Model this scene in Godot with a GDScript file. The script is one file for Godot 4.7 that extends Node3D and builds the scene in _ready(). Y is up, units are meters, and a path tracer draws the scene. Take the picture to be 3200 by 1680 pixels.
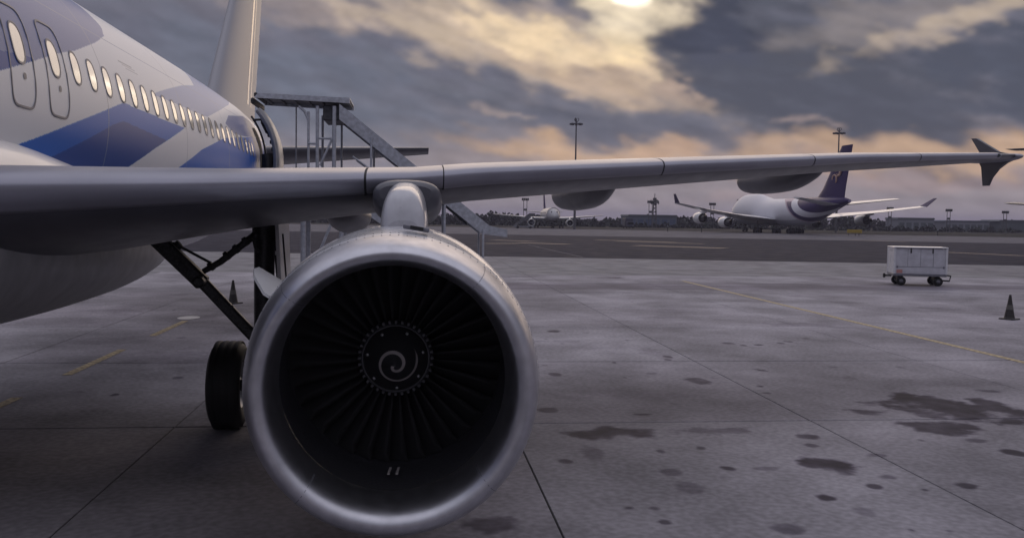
extends Node3D
# Dusk on an airport apron: a parked twin-jet seen past its port engine, looking aft.
# x is to the right, y up, and "d" below is the distance aft of the camera (d = -z).

var origin := Vector3.ZERO      # the base of the thing that is being built; meshes are stored relative to it
var M := {}                     # materials
var taken := {}                 # names in use at top level


# ------------------------------------------------------------------ mesh builder
class MB:
	var v := PackedVector3Array()
	var n := PackedVector3Array()
	var uv := PackedVector2Array()
	var ix := PackedInt32Array()
	var col := PackedColorArray()
	var tint := Color(1, 1, 1)

	func vert(p: Vector3, nn: Vector3, t := Vector2.ZERO) -> int:
		v.append(p); n.append(nn); uv.append(t); col.append(tint)
		return v.size() - 1

	# A sheet of rows of points; smooth normals; optional closed rings and end caps.
	func grid(rows: Array, wrap := false, cap := false, uvs: Array = [], inside = null) -> void:
		var nu := rows.size()
		var nv: int = rows[0].size()
		var w := nv + (1 if wrap else 0)
		var b := v.size()
		var mid := Vector3.ZERO
		for i in nu:
			var row: PackedVector3Array = rows[i]
			for j in w:
				var t := Vector2(float(i) / (nu - 1), float(j) / (w - 1))
				if not uvs.is_empty():
					t = Vector2(uvs[i], float(j) / (w - 1))
				vert(row[j % nv], Vector3.ZERO, t)
				mid += row[j % nv]
		mid /= float(nu * w)
		if inside != null:
			mid = inside
		var tris := PackedInt32Array()
		var score := 0.0
		for i in nu - 1:
			for j in w - 1:
				var a := b + i * w + j
				var c := a + w
				for q in [[a, c, a + 1], [a + 1, c, c + 1]]:
					var p0 := v[q[0]]
					var fn := (v[q[2]] - p0).cross(v[q[1]] - p0)
					if fn.length_squared() < 1e-16:
						continue
					tris.append_array(PackedInt32Array(q))
					score += fn.dot((p0 + v[q[1]] + v[q[2]]) / 3.0 - mid)
		var flip := score < 0.0
		for k in range(0, tris.size(), 3):
			var i0 := tris[k]
			var i1 := tris[k + (2 if flip else 1)]
			var i2 := tris[k + (1 if flip else 2)]
			var fn := (v[i2] - v[i0]).cross(v[i1] - v[i0])
			ix.append(i0); ix.append(i1); ix.append(i2)
			n[i0] += fn; n[i1] += fn; n[i2] += fn
		for i in nu:
			if wrap:
				var s := n[b + i * w] + n[b + i * w + w - 1]
				n[b + i * w] = s
				n[b + i * w + w - 1] = s
			for j in w:
				var nn := n[b + i * w + j]
				n[b + i * w + j] = nn.normalized() if nn.length_squared() > 1e-18 else Vector3.UP
		if cap:
			lid(rows[0], mid)
			lid(rows[nu - 1], mid)

	# A flat (or nearly flat) end face.
	func lid(ring: PackedVector3Array, inside: Vector3) -> void:
		var c := Vector3.ZERO
		for p in ring:
			c += p
		c /= ring.size()
		var area := Vector3.ZERO
		for j in ring.size():
			area += (ring[j] - c).cross(ring[(j + 1) % ring.size()] - c)
		if area.length_squared() < 1e-14:
			return
		var nn := area.normalized()
		var out := nn.dot(c - inside) >= 0.0
		if not out:
			nn = -nn
		var k := vert(c, nn)
		var first := v.size()
		for p in ring:
			vert(p, nn)
		for j in ring.size():
			var a := first + j
			var e := first + (j + 1) % ring.size()
			if out:
				ix.append(k); ix.append(e); ix.append(a)
			else:
				ix.append(k); ix.append(a); ix.append(e)

	func face(pts: Array, inside: Vector3) -> void:
		var nn := Vector3.ZERO
		var c := Vector3.ZERO
		for j in pts.size():
			nn += (pts[j] as Vector3).cross(pts[(j + 1) % pts.size()])
			c += pts[j]
		c /= pts.size()
		nn = Vector3.ZERO
		for j in pts.size():
			nn += ((pts[j] as Vector3) - c).cross((pts[(j + 1) % pts.size()] as Vector3) - c)
		nn = nn.normalized()
		var out := nn.dot(c - inside) >= 0.0
		if not out:
			nn = -nn
		var b := v.size()
		for p in pts:
			vert(p, nn)
		for j in range(1, pts.size() - 1):
			ix.append(b)
			if out:
				ix.append(b + j + 1); ix.append(b + j)
			else:
				ix.append(b + j); ix.append(b + j + 1)

	# A box with chamfered edges.
	func box(c: Vector3, size: Vector3, bas := Basis.IDENTITY, bev := 0.0) -> void:
		var h := size * 0.5
		var e: float = min(bev, min(h.x, min(h.y, h.z)) * 0.6)
		var P := func(sx: float, sy: float, sz: float, k: int) -> Vector3:
			var q := Vector3(sx * (h.x - (0.0 if k == 0 else e)), sy * (h.y - (0.0 if k == 1 else e)), sz * (h.z - (0.0 if k == 2 else e)))
			return c + bas * q
		for s in [-1.0, 1.0]:
			face([P.call(s, -1.0, -1.0, 0), P.call(s, 1.0, -1.0, 0), P.call(s, 1.0, 1.0, 0), P.call(s, -1.0, 1.0, 0)], c)
			face([P.call(-1.0, s, -1.0, 1), P.call(1.0, s, -1.0, 1), P.call(1.0, s, 1.0, 1), P.call(-1.0, s, 1.0, 1)], c)
			face([P.call(-1.0, -1.0, s, 2), P.call(1.0, -1.0, s, 2), P.call(1.0, 1.0, s, 2), P.call(-1.0, 1.0, s, 2)], c)
		if e <= 0.0:
			return
		for s in [-1.0, 1.0]:
			for t in [-1.0, 1.0]:
				face([P.call(s, t, -1.0, 0), P.call(s, t, 1.0, 0), P.call(s, t, 1.0, 1), P.call(s, t, -1.0, 1)], c)
				face([P.call(s, -1.0, t, 0), P.call(s, 1.0, t, 0), P.call(s, 1.0, t, 2), P.call(s, -1.0, t, 2)], c)
				face([P.call(-1.0, s, t, 1), P.call(1.0, s, t, 1), P.call(1.0, s, t, 2), P.call(-1.0, s, t, 2)], c)
				for u in [-1.0, 1.0]:
					face([P.call(s, t, u, 0), P.call(s, t, u, 1), P.call(s, t, u, 2)], c)

	# A round bar along a path; r is one radius or a list.
	func tube(path: Array, r, sides := 10, caps := true) -> void:
		var rows := []
		var side := Vector3.ZERO
		for i in path.size():
			var t: Vector3 = (path[min(i + 1, path.size() - 1)] as Vector3) - (path[max(i - 1, 0)] as Vector3)
			t = t.normalized()
			if side == Vector3.ZERO:
				side = t.cross(Vector3.UP if abs(t.y) < 0.9 else Vector3.RIGHT).normalized()
			side = (side - t * side.dot(t)).normalized()
			var up := side.cross(t)
			var rad: float = r[i] if r is Array else r
			var row := PackedVector3Array()
			for j in sides:
				var a := TAU * j / sides
				row.append((path[i] as Vector3) + (side * cos(a) + up * sin(a)) * rad)
			rows.append(row)
		grid(rows, true, caps)

	# A beam of rectangular section between two points.
	func beam(a: Vector3, b: Vector3, wide: float, deep: float, up := Vector3.UP, bev := 0.0) -> void:
		var t := (b - a).normalized()
		var s := t.cross(up).normalized()
		var u := s.cross(t)
		box((a + b) * 0.5, Vector3(wide, deep, a.distance_to(b)), Basis(s, u, -t), bev)

	# A solid turned about an axis; prof holds (along, radius).
	func lathe(o: Vector3, axis: Vector3, prof: Array, sides := 24, cap := false, sx := 1.0, sy := 1.0) -> void:
		var ax := axis.normalized()
		var s := ax.cross(Vector3.UP if abs(ax.y) < 0.9 else Vector3.RIGHT).normalized()
		var u := s.cross(ax)
		var rows := []
		for p in prof:
			var row := PackedVector3Array()
			for j in sides:
				var a := TAU * j / sides
				row.append(o + ax * p[0] + s * cos(a) * p[1] * sx + u * sin(a) * p[1] * sy)
			rows.append(row)
		grid(rows, true, cap)

	# A flat polygon given thickness.
	func slab(pts: Array, ext: Vector3) -> void:
		var nn := ext.normalized()
		var s := nn.cross(Vector3.UP if abs(nn.y) < 0.9 else Vector3.RIGHT).normalized()
		var u := s.cross(nn)
		var flat := PackedVector2Array()
		var mid := Vector3.ZERO
		for p in pts:
			flat.append(Vector2(s.dot(p), u.dot(p)))
			mid += p
		mid = mid / pts.size() + ext * 0.5
		var tri := Geometry2D.triangulate_polygon(flat)
		for k in range(0, tri.size(), 3):
			for e in [Vector3.ZERO, ext]:
				var q := [pts[tri[k]] + e, pts[tri[k + 1]] + e, pts[tri[k + 2]] + e]
				face(q, q[0] + (nn if e == Vector3.ZERO else -nn))
		var turn := 1.0 if not Geometry2D.is_polygon_clockwise(flat) else -1.0
		for k in pts.size():
			var a: Vector3 = pts[k]
			var b: Vector3 = pts[(k + 1) % pts.size()]
			var outward := (b - a).cross(nn) * turn
			face([a, b, b + ext, a + ext], (a + b) * 0.5 + ext * 0.5 - outward.normalized() * 0.01 * (1.0 if s.cross(u).dot(nn) > 0.0 else -1.0))

	func mesh(o: Vector3, colors := false) -> ArrayMesh:
		var p := v.duplicate()
		for i in p.size():
			p[i] -= o
		var arr := []
		arr.resize(Mesh.ARRAY_MAX)
		arr[Mesh.ARRAY_VERTEX] = p
		arr[Mesh.ARRAY_NORMAL] = n
		arr[Mesh.ARRAY_TEX_UV] = uv
		arr[Mesh.ARRAY_INDEX] = ix
		if colors:
			arr[Mesh.ARRAY_COLOR] = col
		var am := ArrayMesh.new()
		am.add_surface_from_arrays(Mesh.PRIMITIVE_TRIANGLES, arr)
		return am


# ------------------------------------------------------------------ nodes
func numbered(called: String) -> String:
	var k: int = taken.get(called, 0)
	taken[called] = k + 1
	return called if k == 0 else "%s_%03d" % [called, k]

func part(called: String, mb: MB, m: Material, parent: Node, label := "", colors := false) -> MeshInstance3D:
	var o := MeshInstance3D.new()
	o.name = called
	o.mesh = mb.mesh(origin, colors)
	o.material_override = m
	parent.add_child(o, true)
	if label:
		o.set_meta("label", label)
	return o

func group_part(called: String, parent: Node) -> Node3D:
	var o := Node3D.new()
	o.name = called
	parent.add_child(o, true)
	return o

func thing(called: String, at: Vector3, label: String, category: String, group := "") -> Node3D:
	var o := Node3D.new()
	o.name = numbered(called)
	add_child(o)
	o.position = at
	origin = at
	o.set_meta("label", label)
	o.set_meta("category", category)
	if group:
		o.set_meta("group", group)
	return o

func setting(called: String, mb: MB, m: Material, colors := false) -> MeshInstance3D:
	origin = Vector3.ZERO
	var o := part(numbered(called), mb, m, self, "", colors)
	o.set_meta("kind", "structure")
	return o

func copy_of(o: Node3D, called: String, at: Vector3, turn: float, label: String) -> Node3D:
	var c := o.duplicate()
	c.name = numbered(called)
	add_child(c)
	c.position = at
	c.rotation.y = turn
	c.set_meta("label", label)
	return c


# ------------------------------------------------------------------ materials
func lin(r: float, g: float, b: float) -> Color:
	return Color(r, g, b).linear_to_srgb()

func mat(c: Color, rough := 0.6, metal := 0.0, coat := 0.0) -> StandardMaterial3D:
	var m := StandardMaterial3D.new()
	m.albedo_color = c.linear_to_srgb()
	m.roughness = rough
	m.metallic = metal
	if coat > 0.0:
		m.clearcoat_enabled = true
		m.clearcoat = coat
		m.clearcoat_roughness = 0.08
	return m

# A grey map of two layers of noise between lo and hi, laid without seams.
func noise_map(sd: int, freq: float, lo: float, hi: float, size := 512, oct := 5) -> NoiseTexture2D:
	var f := FastNoiseLite.new()
	f.seed = sd
	f.frequency = freq
	f.fractal_octaves = oct
	var t := NoiseTexture2D.new()
	t.width = size
	t.height = size
	t.seamless = true
	t.noise = f
	var g := Gradient.new()
	g.set_color(0, Color(lo, lo, lo))
	g.set_color(1, Color(hi, hi, hi))
	t.color_ramp = g
	return t

func worn(m: StandardMaterial3D, sd: int, scale: Vector3, lo := 0.82, hi := 1.0, rlo := 0.7, rhi := 1.0) -> StandardMaterial3D:
	m.albedo_texture = noise_map(sd, 0.02, lo, hi)
	m.roughness_texture = noise_map(sd + 1, 0.03, rlo, rhi)
	m.roughness_texture_channel = BaseMaterial3D.TEXTURE_CHANNEL_GRAYSCALE
	m.uv1_triplanar = true
	m.uv1_world_triplanar = true
	m.uv1_scale = scale
	return m

func make_materials() -> void:
	M.bare = worn(mat(Color(0.60, 0.60, 0.645), 0.42, 1.0), 3, Vector3(0.55, 0.55, 0.55), 0.86, 1.0, 0.75, 1.0)
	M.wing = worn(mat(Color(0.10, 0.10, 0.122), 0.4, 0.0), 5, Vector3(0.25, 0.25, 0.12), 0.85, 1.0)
	M.slat = worn(mat(Color(0.34, 0.34, 0.40), 0.34, 0.5), 7, Vector3(0.15, 0.15, 0.1), 0.9, 1.0, 0.92, 1.0)
	M.white = worn(mat(Color(0.74, 0.74, 0.76), 0.32, 0.0, 0.4), 9, Vector3(0.2, 0.2, 0.2), 0.93, 1.0, 0.92, 1.0)
	M.cowl = worn(mat(Color(0.60, 0.60, 0.63), 0.32, 0.0, 0.5), 11, Vector3(0.4, 0.4, 0.4), 0.9, 1.0)
	M.pylon = worn(mat(Color(0.52, 0.52, 0.56), 0.36, 0.0, 0.5), 13, Vector3(0.8, 0.8, 0.8), 0.88, 1.0)
	M.belly = worn(mat(Color(0.48, 0.48, 0.50), 0.42), 15, Vector3(0.3, 0.3, 0.3), 0.8, 1.0)
	M.liner = worn(mat(Color(0.035, 0.035, 0.042), 0.65), 17, Vector3(2, 2, 2), 0.7, 1.0)  # near-black colour puts the shade inside the engine into the lining itself
	M.blade = mat(Color(0.018, 0.018, 0.02), 0.6, 0.0)  # far darker than titanium: shade of the intake painted into the blades
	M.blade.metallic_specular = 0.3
	M.spinner = mat(Color(0.022, 0.022, 0.025), 0.5)
	M.swirl = mat(Color(0.36, 0.33, 0.33), 0.6)
	M.gearmetal = worn(mat(Color(0.07, 0.07, 0.075), 0.5, 0.2), 19, Vector3(2, 2, 2), 0.6, 1.0)
	M.steel = mat(Color(0.4, 0.4, 0.42), 0.3, 0.8)
	M.rubber = worn(mat(Color(0.016, 0.016, 0.018), 0.75), 21, Vector3(3, 3, 3), 0.7, 1.0)
	M.rim = mat(Color(0.38, 0.38, 0.4), 0.4, 0.5)
	M.gap = mat(Color(0.02, 0.02, 0.022), 0.8)
	M.frame = mat(Color(0.16, 0.16, 0.19), 0.45)
	M.shade = mat(Color(0.80, 0.74, 0.62), 0.18, 0.0, 1.0)
	M.stairs = worn(mat(Color(0.52, 0.54, 0.60), 0.5), 23, Vector3(0.7, 0.7, 0.7), 0.8, 1.0)
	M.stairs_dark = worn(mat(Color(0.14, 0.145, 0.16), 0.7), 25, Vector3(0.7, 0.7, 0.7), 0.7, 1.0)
	M.cart = worn(mat(Color(0.58, 0.58, 0.64), 0.45), 27, Vector3(0.25, 0.25, 0.25), 0.86, 1.0)
	M.cart_white = worn(mat(Color(0.72, 0.72, 0.76), 0.4), 29, Vector3(0.25, 0.25, 0.25), 0.88, 1.0)
	M.black = mat(Color(0.02, 0.02, 0.022), 0.6)
	M.cone = worn(mat(Color(0.035, 0.03, 0.03), 0.65), 31, Vector3(4, 4, 4), 0.6, 1.0)
	M.cone_band = mat(Color(0.09, 0.085, 0.08), 0.6)
	M.mast = mat(Color(0.09, 0.09, 0.1), 0.6, 0.2)
	M.foliage = mat(Color(0.03, 0.036, 0.03), 0.95)
	M.foliage.vertex_color_use_as_albedo = true
	M.foliage.cull_mode = BaseMaterial3D.CULL_DISABLED
	M.grass = worn(mat(Color(0.038, 0.04, 0.036), 1.0), 33, Vector3(0.02, 0.02, 0.02), 0.55, 1.0)
	M.asphalt = worn(mat(Color(0.045, 0.044, 0.062), 1.0), 35, Vector3(0.03, 0.03, 0.03), 0.75, 1.0)
	M.concrete = worn(mat(Color(0.30, 0.292, 0.305), 0.95), 37, Vector3(0.045, 0.045, 0.045), 0.78, 1.0)
	M.taxiway = worn(mat(Color(0.18, 0.172, 0.19), 1.0), 39, Vector3(0.02, 0.02, 0.02), 0.75, 1.0)
	for g in [M.asphalt, M.concrete, M.taxiway, M.grass]:
		g.metallic_specular = 0.15
	M.joint = mat(Color(0.03, 0.03, 0.033), 0.9)
	M.yellow = worn(mat(Color(0.66, 0.52, 0.30), 0.85), 41, Vector3(0.7, 0.7, 0.7), 0.5, 1.0)
	M.faded = worn(mat(Color(0.36, 0.26, 0.19), 0.9), 43, Vector3(0.3, 0.3, 0.3), 0.4, 1.0)
	M.white_paint = worn(mat(Color(0.75, 0.72, 0.70), 0.55), 45, Vector3(1, 1, 1), 0.8, 1.0)
	M.purple = mat(Color(0.03, 0.017, 0.085), 0.4)
	M.purple.metallic_specular = 0.3
	M.gold = mat(Color(0.42, 0.26, 0.2), 0.4)
	M.hangar = mat(Color(0.11, 0.13, 0.165), 0.8)
	M.hangar_blue = mat(Color(0.06, 0.09, 0.15), 0.7)
	M.pale = mat(Color(0.2, 0.21, 0.24), 0.8)
	M.roof_dark = mat(Color(0.08, 0.1, 0.11), 0.7)
	M.glass = mat(Color(0.02, 0.022, 0.026), 0.08)
	M.sign = mat(Color(0.5, 0.36, 0.05), 0.5)
	M.van = mat(Color(0.04, 0.045, 0.07), 0.4)


# ------------------------------------------------------------------ sky
const CLOUDS := [
	[12.5, 4.1, 12.0, 1.0, 3, 0.56, 0.375, 0.25, 0.95],
	[30.33, 4.3, 10.5, 1.3, 2, 0.56, 0.375, 0.25, 1.0],
	[30.8, 2.66, 7.47, 0.7, -2, 0.4, 0.29, 0.28, 0.6],
	[20.97, 1.72, 6.48, 0.4, -3, 0.36, 0.275, 0.275, 0.45],
	[-8.18, 7.36, 11.5, 4.2, 8, 0.135, 0.15, 0.198, 0.85],
	[-6.78, 3.51, 10.46, 1.49, 4, 0.235, 0.225, 0.275, 0.5],
	[-5.85, 12.43, 8.22, 1.25, 10, 0.36, 0.295, 0.275, 0.7],
	[7.02, 10.54, 13.5, 2.5, 14, 0.56, 0.44, 0.34, 1.0],
	[11.23, 8.79, 8.22, 1.49, 16, 0.5, 0.37, 0.28, 0.8],
	[9.24, 10.44, 6.5, 1.1, 20, 0.9, 0.69, 0.45, 0.9],
	[-0.83, 11.98, 5.98, 0.75, 10, 0.5, 0.4, 0.31, 0.6],
	[11.17, 11.49, 2.24, 0.62, -20, 0.28, 0.24, 0.25, 0.6],
	[6.99, 12.52, 3.49, 0.5, 5, 0.33, 0.28, 0.28, 0.6],
	[22.5, 8.98, 11.6, 3.9, 24, 0.078, 0.083, 0.109, 1.0],
	[17.6, 11.6, 4.4, 2.6, 30, 0.06, 0.066, 0.096, 1.0],
	[25.5, 6.9, 10.0, 1.7, 12, 0.084, 0.089, 0.118, 0.95],
	[34.74, 8.07, 5.5, 2.2, 20, 0.075, 0.083, 0.115, 0.95],
	[29.5, 11.9, 8.5, 1.7, -10, 0.25, 0.22, 0.22, 0.8],
	[31.4, 11.2, 7.5, 0.8, -17, 0.5, 0.4, 0.31, 0.85],
	[29.3, 10.11, 3.99, 0.65, -16, 0.4, 0.33, 0.29, 0.5],
	[7.07, 7.0, 6.5, 0.75, 6, 0.105, 0.11, 0.143, 0.85],
	[12.51, 5.7, 8.5, 0.9, 6, 0.11, 0.115, 0.152, 0.85],
	[0.9, 8.41, 6.48, 0.65, 12, 0.15, 0.155, 0.189, 0.5],
	[5.97, 6.47, 1.87, 0.4, 12, 0.36, 0.29, 0.27, 0.8],
	[24.26, 6.0, 2.62, 0.32, 2, 0.36, 0.28, 0.265, 0.85],
	[16.56, 8.16, 1.74, 0.6, 16, 0.47, 0.35, 0.28, 0.8],
	[12.9, 10.6, 1.9, 1.2, 25, 1.3, 1.0, 0.58, 0.75],
	[12.9, 12.3, 4.2, 2.6, -10, 0.6, 0.49, 0.37, 0.8],
	[13.0, 12.7, 3.2, 2.3, 0, 0.95, 0.8, 0.58, 0.8],
	[13.35, 13.75, 1.35, 0.95, 0, 2.6, 2.4, 2.0, 1.0],
	[29.5, 4.2, 9.5, 1.0, 2, 0.55, 0.37, 0.25, 0.85],
	[20.0, 3.7, 9.0, 0.6, 4, 0.46, 0.31, 0.24, 0.6],
]
const SKY_RAMP := [[-3.0, 0.273, 0.242, 0.264], [0.0, 0.273, 0.242, 0.264], [1.8, 0.281, 0.245, 0.264], [3.6, 0.265, 0.228, 0.24], [6.0, 0.163, 0.161, 0.197], [10.0, 0.133, 0.136, 0.179], [14.0, 0.133, 0.134, 0.172], [19.5, 0.158, 0.158, 0.197], [27.0, 0.316, 0.315, 0.378], [45.0, 0.561, 0.565, 0.662], [90.0, 0.694, 0.7, 0.813]]

func make_sky() -> Sky:
	var W := 2048
	var H := 1024
	var n1 := FastNoiseLite.new()
	n1.seed = 11; n1.frequency = 1.0; n1.fractal_octaves = 5
	var n2 := FastNoiseLite.new()
	n2.seed = 23; n2.frequency = 1.0; n2.fractal_octaves = 4
	var img := Image.create(W, H, false, Image.FORMAT_RGBF)
	img.fill(Color(0.2, 0.185, 0.2))
	var feats := []
	for f in CLOUDS:
		var a := deg_to_rad(f[4])
		feats.append([f[0], f[1], 1.0 / f[2], 1.0 / f[3], cos(a), sin(a), Color(f[5], f[6], f[7]), f[8], max(f[2], f[3]) * 1.3, 0.25 if f[7] < 0.14 else -0.35, 0.25 if f[5] > 0.99 else 1.0])
	for j in H / 2 + 18:
		var el := 90.0 - (j + 0.5) / H * 180.0
		var k := 0
		while k < SKY_RAMP.size() - 2 and el > SKY_RAMP[k + 1][0]:
			k += 1
		var lo: Array = SKY_RAMP[k]
		var hi: Array = SKY_RAMP[k + 1]
		var t: float = clamp((el - lo[0]) / (hi[0] - lo[0]), 0.0, 1.0)
		var base := Color(lo[1], lo[2], lo[3]).lerp(Color(hi[1], hi[2], hi[3]), t)
		var sy := sin(deg_to_rad(max(el, -2.0)))
		var cy := cos(deg_to_rad(el))
		for i in W:
			var az := (i + 0.5) / W * 360.0
			if az > 180.0:
				az -= 360.0
			var ar := deg_to_rad(az)
			var px := sin(ar) * cy
			var pz := cos(ar) * cy
			# streaks of high cloud, drawn out along their drift
			var q: float = 1.0 / (max(sy, 0.0) + 0.12)
			var s := n1.get_noise_3d(px * q * 0.55 + pz * q * 0.25, pz * q * 1.3 - px * q * 0.2, sy * 2.0)
			var c: Color = base * (1.0 + (0.42 if el > 19.0 or abs(az - 6.0) > 44.0 else lerp(0.16, 0.42, clamp((el - 12.0) / 7.0, 0.0, 1.0) )) * s)
			var warm: float = clamp(s * 1.6 + 0.05, 0.0, 1.0) * clamp(el / 8.0, 0.0, 1.0) * 0.35
			c = c.lerp(Color(c.r * 1.25, c.g * 1.04, c.b * 0.86), warm)
			if abs(az - 6.0) < 44.0 and el < 19.0:
				var sa := az * 0.966 - el * 0.259
				var sc := az * 0.259 + el * 0.966
				var wx := n2.get_noise_2d(sa * 0.15, sc * 0.32) * 2.4 + n2.get_noise_2d(sa * 0.5 + 40.0, sc * 1.1) * 1.0
				var wy := n2.get_noise_2d(sa * 0.16 + 90.0, sc * 0.32 + 7.0) * 1.3 + n2.get_noise_2d(sa * 0.3, sc * 1.5 + 70.0) * 0.28
				var e := n1.get_noise_2d(sa * 0.2, sc * 0.7)
				for f in feats:
					var dx: float = az + wx * f[10] - f[0]
					if abs(dx) > f[8]:
						continue
					var dy: float = el + wy * f[10] - f[1]
					var u: float = (dx * f[4] - dy * f[5]) * f[2]
					var w: float = (dx * f[5] + dy * f[4]) * f[3]
					var r := u * u + w * w + e * 0.7
					if r < 1.4:
						var al: float = smoothstep(1.4, f[9], r) * f[7]
						c = c.lerp(f[6], al)
				c = c * (1.0 + 0.2 * n1.get_noise_2d(sa * 0.24, sc * 1.0) + 0.09 * n2.get_noise_2d(sa * 0.7, sc * 1.9))
			img.set_pixel(i, j, Color(max(c.r, 0.02), max(c.g, 0.02), max(c.b, 0.02)))
	var pm := PanoramaSkyMaterial.new()
	pm.panorama = ImageTexture.create_from_image(img)
	var sky := Sky.new()
	sky.sky_material = pm
	return sky


# ------------------------------------------------------------------ apron
const STAINS := [[4.99,-10.25,0.42,0.42,1.00],[8.24,-13.20,0.95,1.3,0.95],[7.46,-11.95,0.6,0.5,0.9],[9.13,-13.13,0.5,1.0,0.95],[7.52,-10.57,0.13,0.23,0.80],[2.61,-11.85,0.8,0.42,0.85],[2.00,-13.39,0.17,0.26,0.70],[6.78,-12.99,0.26,0.25,0.80],[5.08,-15.58,0.26,0.37,0.70],[6.66,-16.81,0.20,0.24,0.90],[6.00,-15.17,0.13,0.20,0.80],[5.83,-14.56,0.11,0.11,0.70],[2.58,-16.47,0.12,0.17,0.90],[3.57,-22.89,0.23,0.33,0.80],[4.30,-8.90,0.12,0.13,1.00],[6.01,-9.22,0.16,0.15,0.90],[5.48,-9.13,0.09,0.10,0.90],[2.90,-9.96,0.15,0.18,0.60],[2.93,-9.39,0.17,0.27,0.40],[3.65,-10.08,0.10,0.12,0.90],[3.49,-8.03,0.16,0.15,0.60],[2.14,-8.72,0.09,0.08,0.70],[2.38,-8.70,0.08,0.09,0.60],[3.35,-13.00,0.18,0.08,0.70],[7.37,-20.58,0.19,0.21,0.70],[7.58,-20.24,0.11,0.14,0.70],[7.93,-20.31,0.13,0.14,0.70],[8.62,-20.64,0.15,0.22,0.70],[8.93,-20.84,0.14,0.15,0.70],[9.63,-21.42,0.16,0.16,0.60],[5.21,-11.50,0.20,0.19,0.70],[4.17,-11.93,0.54,0.24,0.40],[4.97,-9.26,0.09,0.10,0.80],[5.34,-9.61,0.14,0.16,0.50],[2.37,-8.27,0.07,0.09,0.70],[0.68,-8.28,0.35,0.33,0.70],[4.63,-7.91,0.06,0.07,0.70],[4.97,-7.86,0.08,0.09,0.60],[2.19,-10.79,0.19,0.34,0.35],[9.72,-44.0,0.88,0.7,0.60],[4.45,-8.49,0.13,0.16,0.30],[-4.08,-16.28,0.10,0.16,0.60],[-4.66,-14.79,0.06,0.10,0.70],[5.06,-44.0,1.20,0.7,0.40],[4.00,-17.77,0.07,0.15,0.80],[5.31,-18.53,0.10,0.17,0.70],[5.19,-18.11,0.08,0.16,0.70],[4.04,-10.06,0.23,0.11,0.40],[3.61,-11.03,0.06,0.08,0.60],[3.05,-10.87,0.08,0.12,0.60],[1.79,-10.49,0.07,0.11,0.60],[5.08,-11.08,0.10,0.11,0.60],[9.89,-14.53,0.25,0.21,0.70],[7.44,-11.17,0.15,0.15,0.60],[6.68,-11.25,0.10,0.15,0.60],[5.66,-10.55,0.13,0.08,0.40]]
const MAP_X := -14.0
const MAP_Z := 2.0
const MAP_SIZE := 48.0

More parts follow.
